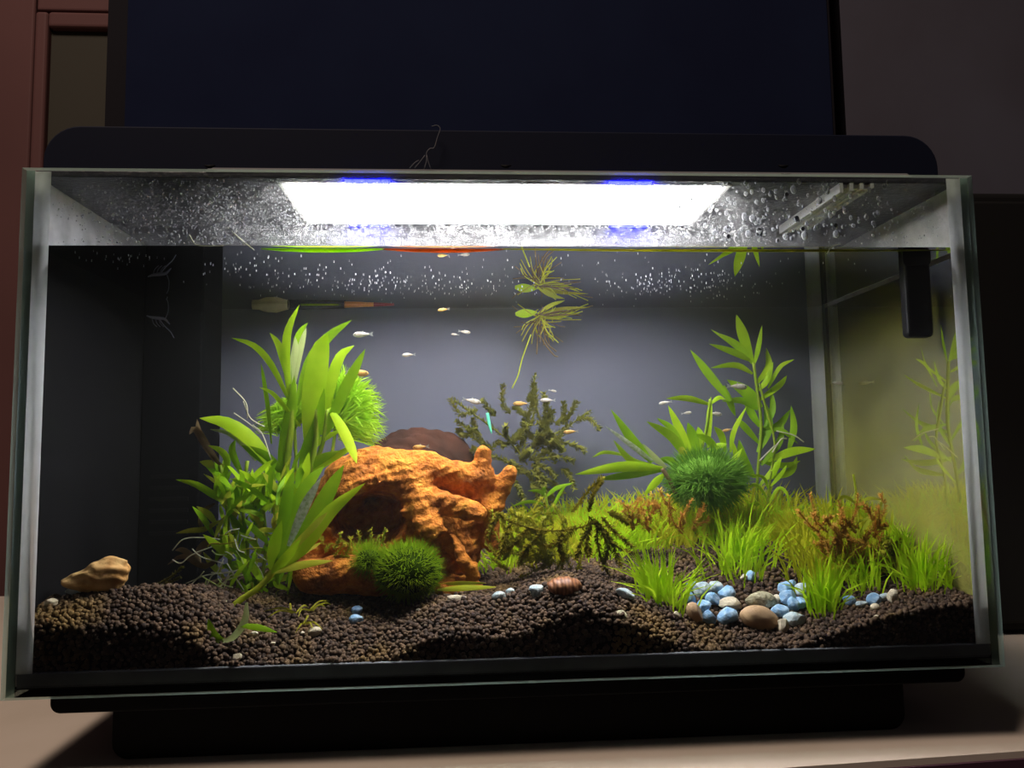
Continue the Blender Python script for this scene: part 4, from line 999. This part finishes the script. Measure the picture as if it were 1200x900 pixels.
# black bar hanging by the right glass
M_bar = plain('bar_black', (.006, .006, .007, 1), .6, .3, scale=60, bump=.3)
yb_ = 0.03
xa, xb = P(1061, 340, yb_).x, P(1092, 340, yb_).x; zb_ = P(1076, 395, yb_).z
bar = thing('black_bar', 'black rounded plastic bar hanging below the waterline near the right glass', 'clip', P(1076, 395, yb_))
rounded_prism(xa+.0004, xb, zb_, P(1076, 289, yb_).z, yb_, yb_+.008, .0035, .002, M_bar, 'bar', bar, .0015)
rounded_prism(xa-.0012, xb+.0002, P(1076, 312, yb_).z, P(1076, 290, yb_).z, yb_-.0012, yb_-.0001, .004, .002, M_bar, 'cap', bar, .0004)

# ------------------------------------------------------------------ pebbles, wood, snail-like stone
MPb = plain('gravel_blue', srgb(120, 165, 205), .7, .3, col2=srgb(172, 200, 220), scale=260, bump=.5)
MPg = plain('gravel_greyblue', srgb(150, 170, 178), .7, .3, col2=srgb(196, 205, 200), scale=260, bump=.5)
MPw = plain('gravel_cream', srgb(214, 204, 178), .7, .3, col2=srgb(190, 176, 146), scale=260, bump=.5)
MPt = plain('stone_tan', srgb(190, 158, 118), .7, .3, col2=srgb(170, 140, 108), scale=120, bump=.3)
MPp = plain('stone_pitted', srgb(196, 190, 160), .8, .2, col2=srgb(140, 134, 104), scale=300, bump=.9)
_pk = [0]
def pebble(px, py, wpx, hpx, mat, label, group=None, name='pebble', rot=0, sub=2, facets=9, lift=.0):
    _pk[0] += 1
    g = G(px, py+hpx*.4)
    if g.y > .15: g = P(px, py, .034)
    s = mpp(g.y); v, f = pebble_mesh(100+_pk[0], sub, .1, facets)
    sc = np.array((wpx*.56*s, min(wpx, hpx)*.5*s, hpx*.56*s)); v = v*sc
    c_, s_ = math.cos(rot), math.sin(rot); v = np.stack([v[:, 0]*c_-v[:, 2]*s_, v[:, 1], v[:, 0]*s_+v[:, 2]*c_], -1)
    c = P(px, py, max(g.y-.0015, .0085+sc[1])) + Vector((0, 0, lift))
    o = mesh_obj(name, v+np.array(c), f, mat, None, False, loc=c)
    tag(o, label, 'stone' if name == 'stone' else 'pebble', group); return o
gp = 'blue gravel pile'; lb_ = 'small sky-blue gravel pebble heaped in the pile around the flat tan stone'; lg = 'small grey-blue gravel pebble heaped in the pile around the flat tan stone'
for x, y, w, h, mt in [(811,687,16,13,MPb),(807,702,15,18,MPb),(823,692,20,18,MPg),(839,688,18,16,MPg),(852,696,19,18,MPb),(836,703,19,16,MPb),(824,712,17,18,MPb),(831,724,14,18,MPb),(853,722,24,20,MPb),
                       (922,688,23,15,MPb),(924,700,20,18,MPb),(930,708,14,16,MPb),(914,716,20,16,MPb),(938,707,14,14,MPb)]:
    pebble(x, y, w, h, mt, lb_ if mt is MPb else lg, gp, rot=random.uniform(-.4, .4))
pebble(941, 692, 20, 16, MPg, 'grey-blue pebble beside the upright grass tuft')
pebble(931, 725, 24, 18, MPg, 'dark speckled blue-grey pebble right of the flat tan stone')
pebble(856, 708, 26, 15, MPw, 'pale rough pebble left of the flat tan stone')
pebble(892, 704, 34, 20, MPp, 'pitted cream stone lying against the flat tan stone', name='stone', rot=-.15)
pebble(889, 724, 42, 26, MPt, 'smooth flat tan stone in the middle of the blue gravel', name='stone', sub=3, facets=1, rot=-.25)
pebble(814, 718, 16, 24, MPt, 'narrow tan stone at the left end of the blue gravel pile', name='stone', rot=.5, facets=3)
pebble(918, 733, 14, 18, MPw, 'cream pebble below the dark speckled pebble', rot=.2)
pebble(910, 703, 10, 11, MPw, 'tiny cream pebble between the pitted stone and the blue gravel')
pebble(880, 675, 13, 12, MPb, 'lone pale blue pebble on the soil below the grass')
pebble(872, 677, 9, 8, MPw, 'tiny whitish pebble next to the lone pale blue pebble')
for x, y, w, h, mt, l in [(995,704,16,12,MPb,'blue pebble at the left end of the row beside the upright grass'),(1009,708,17,9,MPg,'flat pale pebble second in the row right of the upright grass'),(1024,703,17,14,MPb,'light blue pebble in the middle of the right-hand row'),
                          (1037,700,14,10,MPg,'grey-blue pebble next to the long cream pebble in the row'),(1047,700,13,18,MPw,'long cream pebble ending the right-hand row'),(1026,712,11,9,MPw,'small cream pebble under the right-hand row'),(1027,723,6,6,MPw,'tiny greenish white grit below the right-hand row')]:
    pebble(x, y, w, h, mt, l, 'row of pebbles by the right grass')
pebble(419, 716, 13, 12, MPb, 'pointed pale blue pebble standing on the soil slope', rot=.7, facets=12)
pebble(417, 726, 15, 12, MPb, 'pale blue pebble lying under the pointed one on the soil slope')
pebble(86, 693, 20, 8, MPg, 'grey-white pebble under the tan wood chip')
pebble(60, 706, 14, 9, MPw, 'yellowish pebble near the left silicone seam')
pebble(278, 771, 13, 9, MPw, 'cream pebble low on the soil by the front glass', rot=.3)
pebble(262, 781, 11, 8, MPw, 'small white pebble touching the front glass at the foot of the slope')
pebble(369, 740, 14, 11, MPw, 'yellowish pebble halfway down the soil slope')
pebble(297, 743, 10, 6, MPw, 'small pale pebble beside the fallen strap leaf')
pebble(629, 692, 17, 15, MPg, 'speckled pale pebble left of the striped brown stone')
pebble(584, 698, 16, 10, MPg, 'bluish pebble at the end of the fallen yellow leaf')
pebble(598, 693, 10, 10, MPg, 'little grey-blue pebble between the fallen leaf and speckled pebble')
pebble(535, 702, 26, 9, MPw, 'flat whitish pebble under the fallen yellow leaf')
pebble(733, 696, 22, 12, MPg, 'bluish white pebble at the left edge of the bright grass tuft', rot=-.3)
pebble(725, 725, 20, 18, MPp, 'greenish grey stone pressed on the front glass under the soil crest', name='stone')
pebble(792, 720, 7, 7, MPw, 'tiny cream chip on the slope left of the gravel')
pebble(1102, 731, 9, 8, MPg, 'dim grey pebble in the dark soil by the right corner')
for x, y, l in [(355,742,'tiny white grit on the lower soil slope'),(490,715,'tiny white grit left of the soil crest'),(848,766,'tiny white grit low on the front glass under the gravel'),(1078,724,'tiny pale grit in the dark soil under the bright tuft'),(320,754,'tiny pale grit near the fallen strap leaf')]:
    pebble(x, y, 5, 4, MPw, l)
# tan wood chip at the left
def wood_chip():
    s = mpp(.034); c = P(114, 677, .034)
    v, f = ico(4); v = v.copy()
    t = (v[:, 0]+1)/2
    hh = .38+.75*t; v[:, 2] *= hh*.85; v[:, 2] += .34*t-.15; v[:, 1] *= .7
    cut = v[:, 0] > .86; v[cut, 0] = .86+(v[cut, 0]-.86)*.25
    rid = np.sin(v[:, 2]*16+v[:, 0]*4+np.sin(v[:, 0]*7)*1.2)*.035+lumps(v, .05, 4, 9)
    v *= (1+rid)[:, None]
    v = v*np.array((36*s, 22*s, 27*s))
    m_ = plain('wood_tan', srgb(232, 192, 128), .8, .2, col2=srgb(186, 138, 80), scale=90, bump=.9)
    o = mesh_obj('wood_chip', v+np.array(c), f, m_, None, True, loc=c); tag(o, 'tan ridged wood chip lying on the soil near the left glass', 'wood')
wood_chip()
def striped():
    g = G(661, 692); s = mpp(g.y); c = P(661, 687, g.y)
    v, f = ico(3); v = v*(1+.05*np.sin(v[:, 0]*14+v[:, 2]*5))[:, None]*np.array((20*s, 15*s, 11*s))
    m_, nt, out = newmat('striped_shell'); L = nt.links.new
    tc = N(nt, 'ShaderNodeTexCoord'); wv = N(nt, 'ShaderNodeTexWave'); wv.inputs['Scale'].default_value = 130; wv.inputs['Distortion'].default_value = 3
    L(tc.outputs['Object'], wv.inputs['Vector']); rp = N(nt, 'ShaderNodeValToRGB'); rp.color_ramp.elements[0].color = srgb(116, 70, 42); rp.color_ramp.elements[1].color = srgb(160, 108, 68); L(wv.outputs[0], rp.inputs[0])
    b = N(nt, 'ShaderNodeBsdfPrincipled'); b.inputs['Roughness'].default_value = .5; L(rp.outputs[0], b.inputs[0]); L(b.outputs[0], out.inputs[0])
    o = mesh_obj('striped_stone', v+np.array(c), f, m_, None, True, loc=c); tag(o, 'domed brown striped stone on top of the soil crest', 'stone')
striped()

# ------------------------------------------------------------------ small fish
MF = leafmat('fish_silver', srgb(206, 204, 196), srgb(170, 160, 140), .3, 300, .3)
MFo = leafmat('fish_gold', srgb(206, 170, 100), srgb(170, 130, 70), .3, 300, .3)
MFf = leafmat('fish_fin', srgb(170, 172, 168), None, .7)
M_eye = plain('fish_eye', (.004, .004, .004, 1), .2)
def fish(px, py, ln, face, d, mat, label, tilt=0):
    c = P(px, py, d); s = mpp(d); o = thing('fish', label, 'fish', c, 'tiny fish in the tank')
    L_ = ln*s; ax = (CR*face*math.cos(tilt)+CU*math.sin(tilt)+CF*.25).normalized(); upv = (CU - ax*CU.dot(ax)).normalized(); sd = ax.cross(upv)
    q = MB(); prof = [(-.42, .03), (-.3, .06), (-.1, .11), (.1, .14), (.28, .135), (.42, .09), (.5, .02)]; v = []; f = []; n = 10
    for t, r_ in prof:
        for k in range(n):
            an = 6.2832*k/n; v.append(c+ax*L_*t+(upv*math.sin(an)*1.15+sd*math.cos(an)*.7)*r_*L_)
    for i in range(len(prof)-1):
        for k in range(n): f.append((i*n+k, i*n+(k+1) % n, (i+1)*n+(k+1) % n, (i+1)*n+k))
    f += [tuple(range(n-1, -1, -1)), tuple(range((len(prof)-1)*n, len(prof)*n))]
    q.add(v, f); q.build('body', mat, o)
    q = MB(); b_ = c-ax*L_*.4; q.add([b_+upv*L_*.03, b_-ax*L_*.26+upv*L_*.13, b_-ax*L_*.19, b_-ax*L_*.26-upv*L_*.13, b_-upv*L_*.03], [(0, 1, 2, 3, 4)]); q.build('tail_fin', MFf, o, False)
    q = MB(); b_ = c+upv*L_*.12; q.add([b_+ax*L_*.05, b_+upv*L_*.1-ax*L_*.06, b_-ax*L_*.12-upv*L_*.01], [(0, 1, 2)]); q.build('dorsal_fin', MFf, o, False)
    for sg in (-1, 1):
        v, f = ico(1); e_ = c+ax*L_*.36+sd*sg*L_*.075+upv*L_*.03
        mesh_obj('eye', v*L_*.036+np.array(e_), f, M_eye, o)
for a_ in [(424,392,22,-1,.10,MF,'silvery fish above the left feathery plant near the tube'),(478,416,15,-1,.12,MF,'tiny white fish in open water above the orange ornament'),(545,389,13,1,.15,MF,'small fish just left of the floating plant roots'),(533,392,9,-1,.14,MF,'very tiny fish close to the small fish left of the roots'),
           (519,363,13,-1,.11,MFo,'golden fish fry with a dark eye under the surface'),(554,470,20,1,.16,MF,'grey fish over the left arm of the back moss'),(610,473,18,-1,.16,MFo,'olive fish in the middle of the back moss'),(641,469,16,-1,.14,MF,'silver fish with dark eye over the back moss'),
           (648,458,9,1,.15,MF,'tiny fish above the back moss on the right'),(668,506,16,-1,.15,MFo,'pale fish at the right edge of the back moss'),(420,437,24,1,.095,MFo,'fish half hidden behind the broad green leaves'),
           (865,453,24,1,.16,MF,'largest silver-pink fish beside the tall back stem'),(839,485,16,1,.15,MF,'silver fish above the spreading leafy plant'),(779,472,14,-1,.12,MF,'white fish at the tip of a horizontal leaf'),(852,504,11,-1,.13,MFo,'tiny brown fish between the leafy plant stems'),(982,449,16,1,.17,MF,'grey fish in front of the right glass pane'),
           (805,484,12,1,.15,MF,'slim pale fish above the leafy plant clump')]:
    fish(*a_, tilt=random.uniform(-.25, .15))
o = fish(492, 524, 18, -1, .13, MFo, 'orange-brown fish resting just over the ornament top', -.1)
# teal sliver
q = MB(); tube_geo(q, px3([(571, 484), (573, 495), (576, 508)], .165), [.0012, .0014, .0006], 8, 8)
o = q.build('teal_sliver', plain('teal', srgb(90, 200, 160), .5), None, loc=P(573, 495, .165)); tag(o, 'small teal green sliver caught in the back moss', 'sliver')

# ------------------------------------------------------------------ bubbles under the surface, drops on the glass
M_bub = plain('bubble_white', (.85, .88, .95, 1), .15, .8)
def bubbles():
    pts = []; rad = []
    for cx, cy, sx, sy, n in [(450, 332, 95, 14, 150), (560, 338, 60, 11, 60), (770, 336, 60, 14, 130), (300, 322, 60, 18, 70), (850, 335, 40, 14, 50), (700, 320, 400, 22, 120), (130, 305, 60, 8, 30)]:
        for k in range(n):
            x = random.gauss(cx, sx*.6); y = random.gauss(cy, sy*.7)
            if y < 294 or y > 362 or x < 50 or x > 1100: continue
            p_ = PW(x, y, ZW-.0004)
            if p_.y < .0075 or p_.y > .21 or abs(p_.x) > .29: continue
            pts.append(p_); rad.append(random.uniform(.00012, .00034))
    pts = np.array(pts); rad = np.array(rad); v, f = ico(1)
    o = multi('air_bubbles', v[None]*rad[:, None, None]+pts[:, None, :], f, M_bub); tag(o, 'tiny white air bubbles clinging under the water surface', 'bubbles', kind='stuff')
bubbles()
M_drop = clear('droplet_water', 1.33, (.97, .97, .98, 1))[0]
def dropmat():
    m_, nt, out = newmat('droplet'); L = nt.links.new
    g = N(nt, 'ShaderNodeBsdfGlass'); g.inputs['IOR'].default_value = 1.33; g.inputs['Roughness'].default_value = .08
    t = N(nt, 'ShaderNodeBsdfTranslucent'); t.inputs[0].default_value = (.9, .92, .95, 1)
    mx = N(nt, 'ShaderNodeMixShader'); mx.inputs[0].default_value = .25; L(g.outputs[0], mx.inputs[1]); L(t.outputs[0], mx.inputs[2]); L(mx.outputs[0], out.inputs[0]); return m_
def drops():
    pts = []; rad = []
    def put(x, y, r_):
        p_ = P(x, y, GT+.0001); pts.append((p_.x, p_.y, p_.z)); rad.append((r_, r_*.45, r_*random.uniform(1, 1.5)))
    for k in range(4200):
        x = random.choice([random.uniform(60, 1100), random.gauss(290, 70), random.gauss(560, 200)])
        if x < 60 or x > 1100: continue
        y = 284-78*random.random()**1.2+4
        if y > 286: continue
        put(x, y, random.uniform(.0002, .0005))
    for k in range(170): put(random.uniform(780, 1050), random.uniform(212, 282), random.uniform(.0006, .0016))
    for x, y in [(873,254),(882,256),(890,272),(877,274),(921,277),(943,276),(980,274),(852,268),(838,272),(930,222),(960,235)]: put(x, y, .0022)
    pts = np.array(pts); rad = np.array(rad); v, f = ico(1)
    v = v.copy(); v[:, 1] = np.maximum(v[:, 1], 0)
    o = multi('condensation', v[None]*rad[:, None, :]+pts[:, None, :], f, dropmat()); tag(o, 'condensation droplets on the front glass above the waterline', 'droplets', kind='stuff')
drops()
# pale fibres stuck on the glass above the waterline
for pl, l in [([(222,275),(228,285),(236,288),(262,288)], 'pale bent root stuck to the glass left of the light'), ([(272,271),(284,282),(298,293)], 'straight pale root crossing the waterline left of the light'), ([(968,299),(975,289),(985,286)], 'curved pale root crossing the waterline right of the light')]:
    q = MB(); tube_geo(q, px3(pl, GT+.0009), [.0003, .0004, .0002], 5, 10); o = q.build('loose_root', MWh, None, loc=P(pl[0][0], pl[0][1], GT+.0009)); tag(o, l, 'root')
